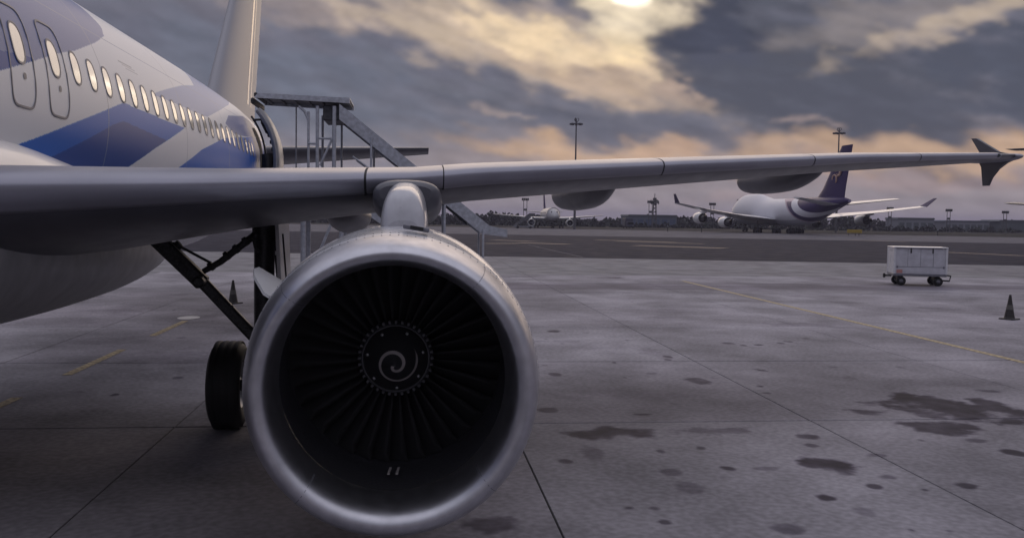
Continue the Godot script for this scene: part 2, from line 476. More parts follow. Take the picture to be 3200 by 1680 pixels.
func make_concrete() -> StandardMaterial3D:
	var S := 2048
	var per := S / MAP_SIZE
	var big := FastNoiseLite.new()
	big.seed = 5; big.frequency = 0.006; big.fractal_octaves = 5
	var fine := FastNoiseLite.new()
	fine.seed = 6; fine.frequency = 0.22; fine.fractal_octaves = 3
	var a := big.get_image(S, S).get_data()
	var b := fine.get_image(S, S).get_data()
	var medium := FastNoiseLite.new()
	medium.seed = 9; medium.frequency = 0.03; medium.fractal_octaves = 4
	var mid := medium.get_image(S, S).get_data()
	var dark := PackedByteArray()
	dark.resize(S * S)
	var edge := FastNoiseLite.new()
	edge.seed = 8; edge.frequency = 1.6; edge.fractal_octaves = 4
	var list := STAINS.duplicate()
	var rng := RandomNumberGenerator.new()
	rng.seed = 77
	for k in 200:       # small drips and smudges all over the stand
		var q := rng.randf()
		list.append([rng.randf_range(-12, 22), rng.randf_range(-44, -5), rng.randf_range(0.03, 0.14), rng.randf_range(0.03, 0.2), rng.randf_range(0.1, 0.5) * q + 0.08])
	for k in 60:        # broad faint patches and dragged marks
		list.append([rng.randf_range(-12, 24), rng.randf_range(-44, -5), rng.randf_range(0.3, 1.6), rng.randf_range(0.2, 1.4), rng.randf_range(0.06, 0.2)])
	for st in list:
		var cx: float = (st[0] - MAP_X) * per
		var cz: float = (MAP_Z - st[1]) * per
		var rx: float = st[2] * per
		var rz: float = st[3] * per
		for y in range(max(0, int(cz - rz * 1.6)), min(S, int(cz + rz * 1.6) + 1)):
			for x in range(max(0, int(cx - rx * 1.6)), min(S, int(cx + rx * 1.6) + 1)):
				var u := (x - cx) / rx
				var w := (y - cz) / rz
				var wx := x / per
				var wy := y / per
				var r := sqrt(u * u + w * w) + edge.get_noise_2d(wx * 0.8, wy * 0.8) * 0.85 + edge.get_noise_2d(wx * 4.0, wy * 4.0) * 0.12
				if r < 1.0:
					var v := int(255.0 * st[4] * smoothstep(1.0, 0.45, r) * (0.82 + 0.36 * edge.get_noise_2d(wx * 0.8 + 50.0, wy * 0.8)))
					var at := y * S + x
					dark[at] = max(dark[at], min(v, 255))
	# rubbed tracks of tyres across the stand
	for y in S:
		var z := MAP_Z - y / per
		if z < -34.6 and z > -41.4:
			for x in S:
				var wx := MAP_X + x / per
				var c := -38.0 - 0.03 * wx
				var r: float = abs(z - c) / 2.4 + edge.get_noise_2d(wx * 0.08, z * 0.9) * 0.7
				if r < 1.0 and wx > -6.0:
					var at := y * S + x
					dark[at] = max(dark[at], int(85.0 * smoothstep(1.0, 0.3, r)))
	var out := PackedByteArray()
	out.resize(S * S * 3)
	var rough := PackedByteArray()
	rough.resize(S * S)
	for k in S * S:
		var d := dark[k] / 255.0
		var t := (0.80 + 0.30 * (a[k] / 255.0 - 0.5) + 0.09 * (mid[k] / 255.0 - 0.5) + 0.22 * (b[k] / 255.0 - 0.5)) * (1.0 - 0.66 * d)
		out[k * 3] = int(clamp(t * 254.0 * (1.0 - 0.02 * d), 0.0, 255.0))
		out[k * 3 + 1] = int(clamp(t * 251.0 * (1.0 - 0.07 * d), 0.0, 255.0))
		out[k * 3 + 2] = int(clamp(t * 254.0 * (1.0 + 0.04 * d), 0.0, 255.0))
		rough[k] = int(clamp(255.0 * (0.86 + 0.14 * (b[k] / 255.0) - 0.1 * d), 0.0, 255.0))
	var m := mat(Color(0.445, 0.435, 0.462), 0.95)
	m.metallic_specular = 0.3
	m.albedo_texture = ImageTexture.create_from_image(Image.create_from_data(S, S, false, Image.FORMAT_RGB8, out))
	m.roughness_texture = ImageTexture.create_from_image(Image.create_from_data(S, S, false, Image.FORMAT_L8, rough))
	m.vertex_color_use_as_albedo = true
	return m

func quad(mb: MB, x0: float, z0: float, x1: float, z1: float, y: float) -> void:
	mb.face([Vector3(x0, y, z0), Vector3(x1, y, z0), Vector3(x1, y, z1), Vector3(x0, y, z1)], Vector3((x0 + x1) / 2, y - 1, (z0 + z1) / 2))

func sheet(pts: Array, y: float) -> MB:
	var mb := MB.new()
	var q := []
	for p in pts:
		q.append(Vector3(p[0], y, p[1]))
	var flat := PackedVector2Array()
	for p in pts:
		flat.append(Vector2(p[0], p[1]))
	var tri := Geometry2D.triangulate_polygon(flat)
	for k in range(0, tri.size(), 3):
		mb.face([q[tri[k]], q[tri[k + 1]], q[tri[k + 2]]], q[tri[k]] - Vector3(0, 5, 0))
	return mb

func stripe(a: Array, b: Array, wide: float, y: float) -> MB:
	var p := Vector3(a[0], y, a[1])
	var q := Vector3(b[0], y, b[1])
	var s := (q - p).cross(Vector3.UP).normalized() * wide * 0.5
	var mb := MB.new()
	mb.face([p - s, q - s, q + s, p + s], p - Vector3(0, 5, 0))
	return mb

func build_ground() -> void:
	var mb := MB.new()
	quad(mb, -3000, -4000, 3000, 300, -0.03)
	setting("ground", mb, M.grass)
	# concrete stand: slabs near by, an even sheet further off
	var xs := [-25.7, -21.2, -16.7, -12.2, -7.66, -3.16, 1.36, 5.71, 10.5, 15.0, 19.5, 24.0, 28.5, 33.0, 37.5, 42.0, 46.5]
	var zs := [4.2, -1.35, -6.9, -12.5, -17.95, -23.65, -29.2, -34.8, -40.4, -46.0, -51.6, -57.2, -62.8, -68.4, -74.0]
	mb = MB.new()
	quad(mb, -160, -74.0, -25.7, 60, 0.0)
	quad(mb, 46.5, -74.0, 240, 60, 0.0)
	quad(mb, -25.7, 4.2, 46.5, 60, 0.0)
	quad(mb, -160, -110, 240, -74.0, 0.0)
	setting("concrete_ground", mb, M.concrete)
	mb = MB.new()
	quad(mb, -25.7, -74.0, 46.5, 4.2, -0.016)
	var apron := setting("apron", mb, M.joint)
	var near := make_concrete()
	M.concrete.vertex_color_use_as_albedo = true
	var rng := RandomNumberGenerator.new()
	rng.seed = 4
	var g := 0.009
	var gz := 0.022
	var e := 0.006
	for i in xs.size() - 1:
		for j in zs.size() - 1:
			var x0: float = xs[i] + g
			var x1: float = xs[i + 1] - g
			var z0: float = zs[j + 1] + gz
			var z1: float = zs[j] - gz
			var s := MB.new()
			var tone := rng.randf_range(0.92, 1.03)
			s.tint = Color(tone, tone * rng.randf_range(0.985, 1.0), tone)
			var h := rng.randf_range(-0.0015, 0.0015)
			var low := -0.012
			var c := Vector3((x0 + x1) / 2, -0.2, (z0 + z1) / 2)
			var T := [Vector3(x0 + e, h, z0 + e), Vector3(x1 - e, h, z0 + e), Vector3(x1 - e, h, z1 - e), Vector3(x0 + e, h, z1 - e)]
			var E := [Vector3(x0, h - e, z0), Vector3(x1, h - e, z0), Vector3(x1, h - e, z1), Vector3(x0, h - e, z1)]
			s.face(T, c)
			for k in 4:
				var l := (k + 1) % 4
				s.face([T[k], T[l], E[l], E[k]], c)
				s.face([E[k], E[l], E[l] + Vector3(0, low, 0), E[k] + Vector3(0, low, 0)], c)
			for k in s.v.size():
				s.uv[k] = Vector2((s.v[k].x - MAP_X) / MAP_SIZE, (MAP_Z - s.v[k].z) / MAP_SIZE)
			var inside: bool = x0 > MAP_X - 0.5 and x1 < MAP_X + MAP_SIZE and z1 < MAP_Z and z0 > MAP_Z - MAP_SIZE - 0.3
			part("slab", s, near if inside else M.concrete, apron, "", true)
	# service road, taxiway and the strip beyond it
	setting("service_road", sheet([[-400, -138.5], [-400, -250], [-60, -172], [17.7, -157], [95, -134], [240, -100], [400, -60], [400, 0], [120, -45], [42.8, -60.2], [7.65, -67.0], [-60, -79]], 0.006), M.asphalt)
	setting("taxiway", sheet([[-400, -250], [-400, -420], [-60, -310], [30, -265], [141, -199], [260, -150], [420, -90], [400, -60], [240, -100], [95, -134], [17.7, -157], [-60, -172]], 0.002), M.taxiway)
	setting("taxiway_shoulder", sheet([[20, -290], [141, -226], [150, -230], [20, -305]], 0.002), M.asphalt)
	var road := get_node("service_road")
	for l in [[[10.24, -117.98], [14.93, -112.26], 0.5], [[11.98, -105.87], [17.35, -101.61], 0.6], [[25.19, -124.71], [34.04, -116.32], 0.5], [[24.67, -99.81], [32.63, -93.15], 0.7], [[71.88, -145.0], [76.60, -135.51], 0.5], [[53.92, -87.76], [56.77, -79.80], 0.4], [[26.74, -119.12], [35.69, -109.89], 0.4], [[7.9, -101.14], [11.6, -102.53], 0.5]]:
		part("painted_line", stripe(l[0], l[1], l[2] * 4.0, 0.010), M.faded, road)
	part("painted_line", stripe([12.25, -96.93], [12.62, -67.5], 0.18, 0.010), M.taxiway, road)
	# painted lines of the stand
	part("painted_line", stripe([12.66, -42.0], [12.66, -6.0], 0.19, 0.005), M.yellow, apron, "worn yellow stand line running aft on the right")
	for l in [[-21.9, -25.0], [-16.6, -19.7], [-13.2, -14.6], [-9.2, -11.4]]:
		part("painted_line", stripe([-6.02, l[0]], [-6.02, l[1]], 0.17, 0.005), M.yellow, apron)
	var w := MB.new()
	var pts := []
	for k in 20:
		var a := TAU * k / 20
		pts.append(Vector3(-6.1 + cos(a) * 0.29, 0.009, -25.7 + sin(a) * 0.42))
	w.face(pts, Vector3(-6.1, -2, -25.7))
	part("painted_spot", w, M.white_paint, apron, "white painted spot at the end of the yellow dashes")


# ------------------------------------------------------------------ the airliner in front
const CX := -5.75
const SEC := [[-4.6,3.45,0.03,0.03],[-4.45,3.46,0.33,0.32],[-4.1,3.5,0.66,0.62],[-3.4,3.6,1.08,1.05],[-2.4,3.74,1.45,1.47],[-1.2,3.88,1.75,1.8],[0.2,3.97,1.93,2.0],[1.6,4.0,1.975,2.07],[19.5,4.0,1.975,2.07],[22.0,4.06,1.93,2.0],[25.0,4.25,1.75,1.79],[28.0,4.55,1.38,1.45],[30.5,4.83,0.98,1.1],[32.5,5.05,0.6,0.7],[33.6,5.16,0.3,0.36]]

func table(t: Array, x: float, k: int) -> float:
	if x <= t[0][0]:
		return t[0][k]
	for i in t.size() - 1:
		if x <= t[i + 1][0]:
			return lerp(float(t[i][k]), float(t[i + 1][k]), (x - t[i][0]) / (t[i + 1][0] - t[i][0]))
	return t[-1][k]

# A point of the fuselage skin on the port side, lifted off it by h; th in degrees up from the beam.
func skin(d: float, th: float, h := 0.0) -> Vector3:
	var yc := table(SEC, d, 1)
	var a := table(SEC, d, 2)
	var b := table(SEC, d, 3)
	var t := deg_to_rad(th)
	var nn := Vector3(cos(t) / a, sin(t) / b, 0).normalized()
	return Vector3(CX + a * cos(t), yc + b * sin(t), -d) + nn * h

func fill_poly(img: Image, pts: Array, c: Color) -> void:
	# pts in (d, degrees); the map runs d -4.6..33.6 across and -90..270 degrees down
	var W := img.get_width()
	var H := img.get_height()
	var q := []
	var lo := 1e9
	var hi := -1e9
	for p in pts:
		var u := Vector2((p[0] + 4.6) / 38.2 * W, (p[1] + 90.0) / 360.0 * H)
		q.append(u)
		lo = min(lo, u.y); hi = max(hi, u.y)
	for y in range(max(0, int(lo)), min(H, int(hi) + 1)):
		var cut := []
		for k in q.size():
			var a: Vector2 = q[k]
			var b: Vector2 = q[(k + 1) % q.size()]
			if (a.y <= y + 0.5) != (b.y <= y + 0.5):
				cut.append(a.x + (y + 0.5 - a.y) / (b.y - a.y) * (b.x - a.x))
		cut.sort()
		for k in range(0, cut.size() - 1, 2):
			img.fill_rect(Rect2i(int(round(cut[k])), y, max(1, int(round(cut[k + 1])) - int(round(cut[k]))), 1), c)

func make_livery() -> StandardMaterial3D:
	var img := Image.create(2048, 1024, false, Image.FORMAT_RGB8)
	img.fill(lin(0.77, 0.77, 0.79))
	var slate := lin(0.17, 0.21, 0.40)
	var pale := lin(0.28, 0.35, 0.56)
	var navy := lin(0.008, 0.06, 0.30)
	var blue := lin(0.014, 0.125, 0.52)
	fill_poly(img, [[3, -40], [5, -26], [8.93, 3.8], [9.73, 9.9], [10.52, 16], [11.11, 19.8], [12.2, 28.7], [12.91, 35.7], [13.22, 42], [13.3, 55], [12.8, 75], [11, 100], [3, 100]], slate)
	fill_poly(img, [[3, -40], [5, -26], [9.73, 9.9], [9.68, 10.7], [8.98, 9.1], [7.5, 2], [5, -16], [3, -28]], navy)
	fill_poly(img, [[6.4, -35], [9.54, -13.2], [10.76, -4.3], [12.56, 8.0], [13.9, 7.6], [15.76, 7.3], [14.0, -5.4], [12.78, -15.9], [10.3, -35]], blue)
	fill_poly(img, [[8.2, -35], [10.29, -15.8], [12.07, -1.3], [12.5, 1.2], [14.6, -1.0], [14.0, -5.4], [12.78, -15.9], [10.3, -35]], navy)
	fill_poly(img, [[14.09, 16.8], [15.19, 23.3], [16.78, 32.1], [18.24, 38.9], [19.5, 60], [25, 60], [22, 41.3], [19.29, 26.8], [17.85, 18.9], [15.32, 17.8]], pale)
	fill_poly(img, [[12.6, -35], [15.34, -12.2], [16.92, -0.3], [19.05, 10.6], [21.03, 15.0], [23.79, 20], [27, 18], [27, -35]], blue)
	fill_poly(img, [[20.57, 28.2], [23.88, 37.9], [25.2, 36], [24.2, 20], [20.46, 15.9], [19.66, 20.6]], slate)
	# seams between skin panels and a few stencils
	for d in [3.5, 7.6, 11.9, 15.9, 19.4, 22.6, 26.0]:
		fill_poly(img, [[d, -60], [d + 0.02, -60], [d + 0.02, 88], [d, 88]], lin(0.36, 0.36, 0.39))
	for q in [[33.0, 1.5], [62.0, 1.5]]:      # lap joints along the skin
		fill_poly(img, [[1.0, q[0]], [27.0, q[0]], [27.0, q[0] + 0.4], [1.0, q[0] + 0.4]], lin(0.3, 0.32, 0.40))
	for k in 3:
		fill_poly(img, [[12.9 + 0.12 * k, 25.0 - 0.9 * k], [13.5 + 0.1 * k, 25.0 - 0.9 * k], [13.5 + 0.1 * k, 25.5 - 0.9 * k], [12.9 + 0.12 * k, 25.5 - 0.9 * k]], lin(0.4, 0.4, 0.43))
	var m := mat(Color(1, 1, 1), 0.36, 0.0, 0.0)
	m.metallic_specular = 0.28
	m.albedo_texture = ImageTexture.create_from_image(img)
	return m

# A closed strip round an outline on the skin: outline in (d, degrees).
func skin_ring(outline: Array, wide: float, h: float) -> MB:
	var mb := MB.new()
	var c := Vector2.ZERO
	for p in outline:
		c += p
	c /= outline.size()
	var rows := []
	for p in outline:
		var q: Vector2 = p
		var away := Vector2((q.x - c.x), (q.y - c.y) * 0.0352)
		var len := away.length()
		var inn: Vector2 = c + (q - c) * (1.0 - wide / max(len, 0.05))
		rows.append(PackedVector3Array([skin(q.x, q.y, 0.001), skin(q.x, q.y, h), skin(inn.x, inn.y, h), skin(inn.x, inn.y, 0.001)]))
	rows.append(rows[0])
	mb.grid(rows, false, false, [], Vector3(CX, 4, -c.x))
	return mb

func skin_patch(outline: Array, h: float) -> MB:
	var mb := MB.new()
	var c := Vector2.ZERO
	for p in outline:
		c += p
	c /= outline.size()
	var rows := []
	for k in 5:
		var row := PackedVector3Array()
		for p in outline:
			var q: Vector2 = c + ((p as Vector2) - c) * (0.02 + 0.98 * k / 4.0)
			row.append(skin(q.x, q.y, h))
		rows.append(row)
	mb.grid(rows, true, false, [], Vector3(CX, 4, -c.x))
	return mb

func oval(d: float, th: float, hd: float, ht: float, power := 2.6, count := 22) -> Array:
	var o := []
	for k in count:
		var a := TAU * k / count
		o.append(Vector2(d + hd * sign(cos(a)) * pow(abs(cos(a)), 2.0 / power), th + ht * sign(sin(a)) * pow(abs(sin(a)), 2.0 / power)))
	return o

# wing stations: s from the centreline, leading edge d and y, trailing edge d and y, thickness ratio
const WING := [[1.6,6.8,3.0,14.2,2.52,0.11],[2.6,7.25,3.03,14.25,2.69,0.105],[4.0,8.0,3.10,14.35,2.96,0.088],[5.75,8.95,3.22,14.5,3.20,0.078],[6.4,9.35,3.30,14.6,3.30,0.078],[9.0,10.98,3.53,15.35,3.54,0.08],[12.5,13.2,3.84,16.3,3.83,0.085],[16.2,15.5,4.10,17.15,4.09,0.095],[16.85,15.95,4.15,17.2,4.13,0.09]]

func foil(x: float, t: float) -> float:
	return 5.0 * t * (0.2969 * sqrt(x) - 0.126 * x - 0.3516 * x * x + 0.2843 * x * x * x - 0.1036 * x * x * x * x)

# A point on a wing: s outwards, x along the chord, up true for the upper face, h off the skin.
func wing_at(tb: Array, cx: float, side: float, s: float, x: float, upper: bool, h := 0.0) -> Vector3:
	var d0 := table(tb, s, 1)
	var y0 := table(tb, s, 2)
	var d1 := table(tb, s, 3)
	var y1 := table(tb, s, 4)
	var t := table(tb, s, 5)
	var c := d1 - d0
	var y: float = foil(x, t) * c * (0.76 if upper else -1.24)
	var p := Vector3(cx + side * s, lerp(y0, y1, x) + y, -lerp(d0, d1, x))
	if h != 0.0:
		var dx := 0.004
		var xa: float = clamp(x - dx, 0.0, 1.0)
		var xb: float = clamp(x + dx, 0.0, 1.0)
		var sl := (foil(xb, t) - foil(xa, t)) / (xb - xa)
		var nn := Vector3(0, 1.0 if upper else -1.0, sl).normalized() if x > 0.004 else Vector3(0, 0, 1)
		p += nn * h
	return p

func wing_ring(tb: Array, cx: float, side: float, s: float, count := 26) -> PackedVector3Array:
	var row := PackedVector3Array()
	for k in count:
		row.append(wing_at(tb, cx, side, s, 0.5 + 0.5 * cos(PI * k / count), true))
	for k in count:
		row.append(wing_at(tb, cx, side, s, 0.5 - 0.5 * cos(PI * k / count), false))
	return row

func wing_body(tb: Array, cx: float, side: float, steps := 4, count := 26) -> MB:
	var rows := []
	for i in tb.size() - 1:
		for k in steps:
			rows.append(wing_ring(tb, cx, side, lerp(float(tb[i][0]), float(tb[i + 1][0]), float(k) / steps), count))
	rows.append(wing_ring(tb, cx, side, tb[-1][0], count))
	var mb := MB.new()
	mb.grid(rows, true, true)
	return mb

# A shell over part of the wing's skin between s0 and s1: x from up on the upper face round the nose to low on the lower.
func wing_shell(tb: Array, cx: float, side: float, s0: float, s1: float, up: float, low: float, h: float) -> MB:
	var rows := []
	for i in 13:
		var s: float = lerp(s0, s1, i / 12.0)
		var row := PackedVector3Array()
		var outer := []
		for k in 13:
			outer.append([up * pow(1.0 - k / 12.0, 2.0), true])
		for k in range(1, 7):
			outer.append([low * pow(k / 6.0, 2.0), false])
		for q in outer:
			row.append(wing_at(tb, cx, side, s, q[0], q[1], h))
		for k in range(outer.size() - 1, -1, -1):
			row.append(wing_at(tb, cx, side, s, outer[k][0], outer[k][1], -0.012))
		rows.append(row)
	var mb := MB.new()
	mb.grid(rows, true, true)
	return mb

func flap_shell(tb: Array, cx: float, side: float, s0: float, s1: float, x0: float, h: float) -> MB:
	var rows := []
	for i in 9:
		var s: float = lerp(s0, s1, i / 8.0)
		var row := PackedVector3Array()
		for k in 8:
			row.append(wing_at(tb, cx, side, s, lerp(x0, 0.995, k / 7.0), true, h))
		for k in 8:
			row.append(wing_at(tb, cx, side, s, lerp(0.995, x0, k / 7.0), false, h))
		rows.append(row)
	var mb := MB.new()
	mb.grid(rows, true, true)
	return mb

# A long body of oval rings; list of d, x, y, half width, half height.
func pod(list: Array, sides := 20, power := 2.0) -> MB:
	var rows := []
	for q in list:
		var row := PackedVector3Array()
		for j in sides:
			var a := TAU * j / sides
			row.append(Vector3(q[1] + q[3] * sign(cos(a)) * pow(abs(cos(a)), 2.0 / power), q[2] + q[4] * sign(sin(a)) * pow(abs(sin(a)), 2.0 / power), -q[0]))
		rows.append(row)
	var mb := MB.new()
	mb.grid(rows, true, true)
	return mb

func smooth_list(list: Array, steps: int) -> Array:
	var out := []
	for i in list.size() - 1:
		for k in steps:
			var t := float(k) / steps
			var row := []
			for c in list[i].size():
				var p0: float = list[max(i - 1, 0)][c]
				var p3: float = list[min(i + 2, list.size() - 1)][c]
				row.append(cubic_interpolate(list[i][c], list[i + 1][c], p0, p3, t))
			out.append(row)
	out.append(list[-1])
	return out

func build_wheel(parent: Node, c: Vector3, r: float, w: float) -> void:
	var wheel := group_part("wheel", parent)
	var t := MB.new()
	var prof := []
	for k in 15:
		var a := PI * k / 14.0
		prof.append([-cos(a) * w * 0.5, r - 0.10 + 0.10 * pow(sin(a), 0.45) - 0.06 * pow(abs(cos(a)), 6.0)])
	prof.push_front([-w * 0.40, r * 0.52])
	prof.append([w * 0.40, r * 0.52])
	t.lathe(c, Vector3.RIGHT, prof, 40)
	for gx in [-0.13, -0.045, 0.045, 0.13]:      # ribs between the grooves of the tread
		t.lathe(c + Vector3(gx * w / 0.43, 0, 0), Vector3.RIGHT, [[-0.032, r - 0.006], [-0.028, r + 0.006], [0.028, r + 0.006], [0.032, r - 0.006]], 40)
	part("tyre", t, M.rubber, wheel)
	var h := MB.new()
	h.lathe(c, Vector3.RIGHT, [[-w * 0.40, r * 0.54], [-w * 0.36, r * 0.50], [-w * 0.22, r * 0.42], [-w * 0.22, r * 0.2], [-w * 0.34, r * 0.17], [-w * 0.34, 0.0]], 28)
	h.lathe(c, Vector3.RIGHT, [[w * 0.40, r * 0.54], [w * 0.36, r * 0.50], [w * 0.22, r * 0.42], [w * 0.22, r * 0.2], [w * 0.34, r * 0.17], [w * 0.34, 0.0]], 28)
	for k in 9:
		var a := TAU * k / 9
		for sd in [-1.0, 1.0]:
			h.lathe(c + Vector3(sd * w * 0.2, cos(a) * r * 0.31, sin(a) * r * 0.31), Vector3.RIGHT * sd, [[0.0, 0.03], [0.035, 0.03], [0.04, 0.0]], 8)
	part("rim", h, M.rim, wheel)

func build_main_gear(parent: Node, side: float) -> void:
	var g := group_part("landing_gear", parent)
	var X := func(x: float) -> float: return CX + side * (x - CX)
	var P := func(x: float, y: float, d: float) -> Vector3: return Vector3(X.call(x), y, -d)
	var leg := MB.new()
	leg.tube([P.call(-1.98, 3.05, 12.5), P.call(-1.98, 2.55, 12.5), P.call(-1.98, 2.5, 12.5), P.call(-1.98, 1.25, 12.45), P.call(-1.98, 1.2, 12.45)], [0.16, 0.16, 0.135, 0.13, 0.10], 18)
	leg.tube([P.call(-1.98, 1.35, 12.45), P.call(-1.98, 0.5, 12.42)], 0.085, 16)
	leg.tube([P.call(-2.4, 0.575, 12.42), P.call(-1.55, 0.575, 12.42)], 0.075, 14)
	leg.lathe(P.call(-1.98, 1.28, 12.45), Vector3.UP, [[-0.06, 0.1], [-0.05, 0.16], [0.05, 0.16], [0.06, 0.1]], 16, true)
	part("leg", leg, M.gearmetal, g)
	var stay := MB.new()
	stay.beam(P.call(-3.42, 2.62, 12.3), P.call(-2.72, 1.93, 12.3), 0.18, 0.20, Vector3.UP, 0.03)
	stay.beam(P.call(-2.78, 2.0, 12.3), P.call(-2.08, 1.22, 12.35), 0.13, 0.15, Vector3.UP, 0.03)
	stay.lathe(P.call(-2.75, 1.97, 12.2), Vector3.BACK, [[-0.13, 0.05], [-0.12, 0.075], [0.12, 0.075], [0.13, 0.05]], 14, true)
	stay.lathe(P.call(-3.02, 2.22, 12.2), Vector3.BACK, [[-0.13, 0.03], [0.13, 0.03]], 10, true)
	stay.box(P.call(-2.07, 1.14, 12.38), Vector3(0.12, 0.34, 0.16), Basis.IDENTITY, 0.03)
	for k in 7:
		stay.box(P.call(-3.3 + 0.19 * k, 2.5 - 0.19 * k + 0.1 * (k % 2), 12.18), Vector3(0.05, 0.04, 0.05), Basis.IDENTITY, 0.01)
	part("side_stay", stay, M.gearmetal, g)
	var link := MB.new()
	link.tube([P.call(-2.72, 2.10, 12.25), P.call(-2.5, 2.23, 12.25), P.call(-2.05, 2.6, 12.3)], [0.038, 0.045, 0.05], 10)
	link.tube([P.call(-3.1, 2.47, 12.25), P.call(-2.62, 2.21, 12.25)], 0.018, 8)
	link.tube([P.call(-2.09, 2.56, 12.25), P.call(-2.06, 2.42, 12.25), P.call(-2.02, 2.36, 12.3)], 0.02, 8)
	for q in [[-2.42, 2.31], [-2.3, 2.4], [-2.18, 2.5], [-3.03, 2.44], [-2.62, 2.17]]:
		link.lathe(P.call(q[0], q[1], 12.25), Vector3(1, 0.8, 0), [[-0.03, 0.05], [-0.025, 0.062], [0.025, 0.062], [0.03, 0.05]], 10, true)
	part("lock_link", link, M.gearmetal, g)
	var torque := MB.new()
	torque.beam(P.call(-1.98, 1.15, 12.62), P.call(-1.98, 0.85, 12.85), 0.1, 0.05)
	torque.beam(P.call(-1.98, 0.85, 12.85), P.call(-1.98, 0.58, 12.55), 0.1, 0.05)
	part("torque_link", torque, M.gearmetal, g)
	var hose := MB.new()
	hose.tube([P.call(-1.83, 2.7, 12.35), P.call(-1.8, 2.2, 12.3), P.call(-1.76, 1.8, 12.3), P.call(-1.82, 1.4, 12.33)], 0.014, 8)
	hose.tube([P.call(-1.72, 2.6, 12.35), P.call(-1.66, 1.9, 12.3), P.call(-1.68, 1.3, 12.3)], 0.012, 8)
	part("hose", hose, M.black, g)
	var door := MB.new()
	door.slab([P.call(-1.80, 2.75, 12.2), P.call(-1.72, 1.15, 12.15), P.call(-1.72, 1.05, 12.6), P.call(-1.74, 1.1, 13.25), P.call(-1.80, 2.75, 13.2)], Vector3(0.045 * side, 0, 0))
	for k in 3:
		door.box(P.call(-1.79 + 0.02 * k, 2.35 - 0.4 * k, 12.7), Vector3(0.03, 0.05, 0.9))
	part("gear_door", door, M.white, g)
	build_wheel(g, P.call(-2.43, 0.58, 12.42), 0.58, 0.43)
	build_wheel(g, P.call(-1.53, 0.58, 12.42), 0.58, 0.43)

func ring_at(d: float, r: float, x: float, y: float, sx: float, sy: float, count := 96) -> PackedVector3Array:
	var row := PackedVector3Array()
	for j in count:
		var a := TAU * j / count
		row.append(Vector3(x + cos(a) * r * sx, y + sin(a) * r * sy, -d))
	return row

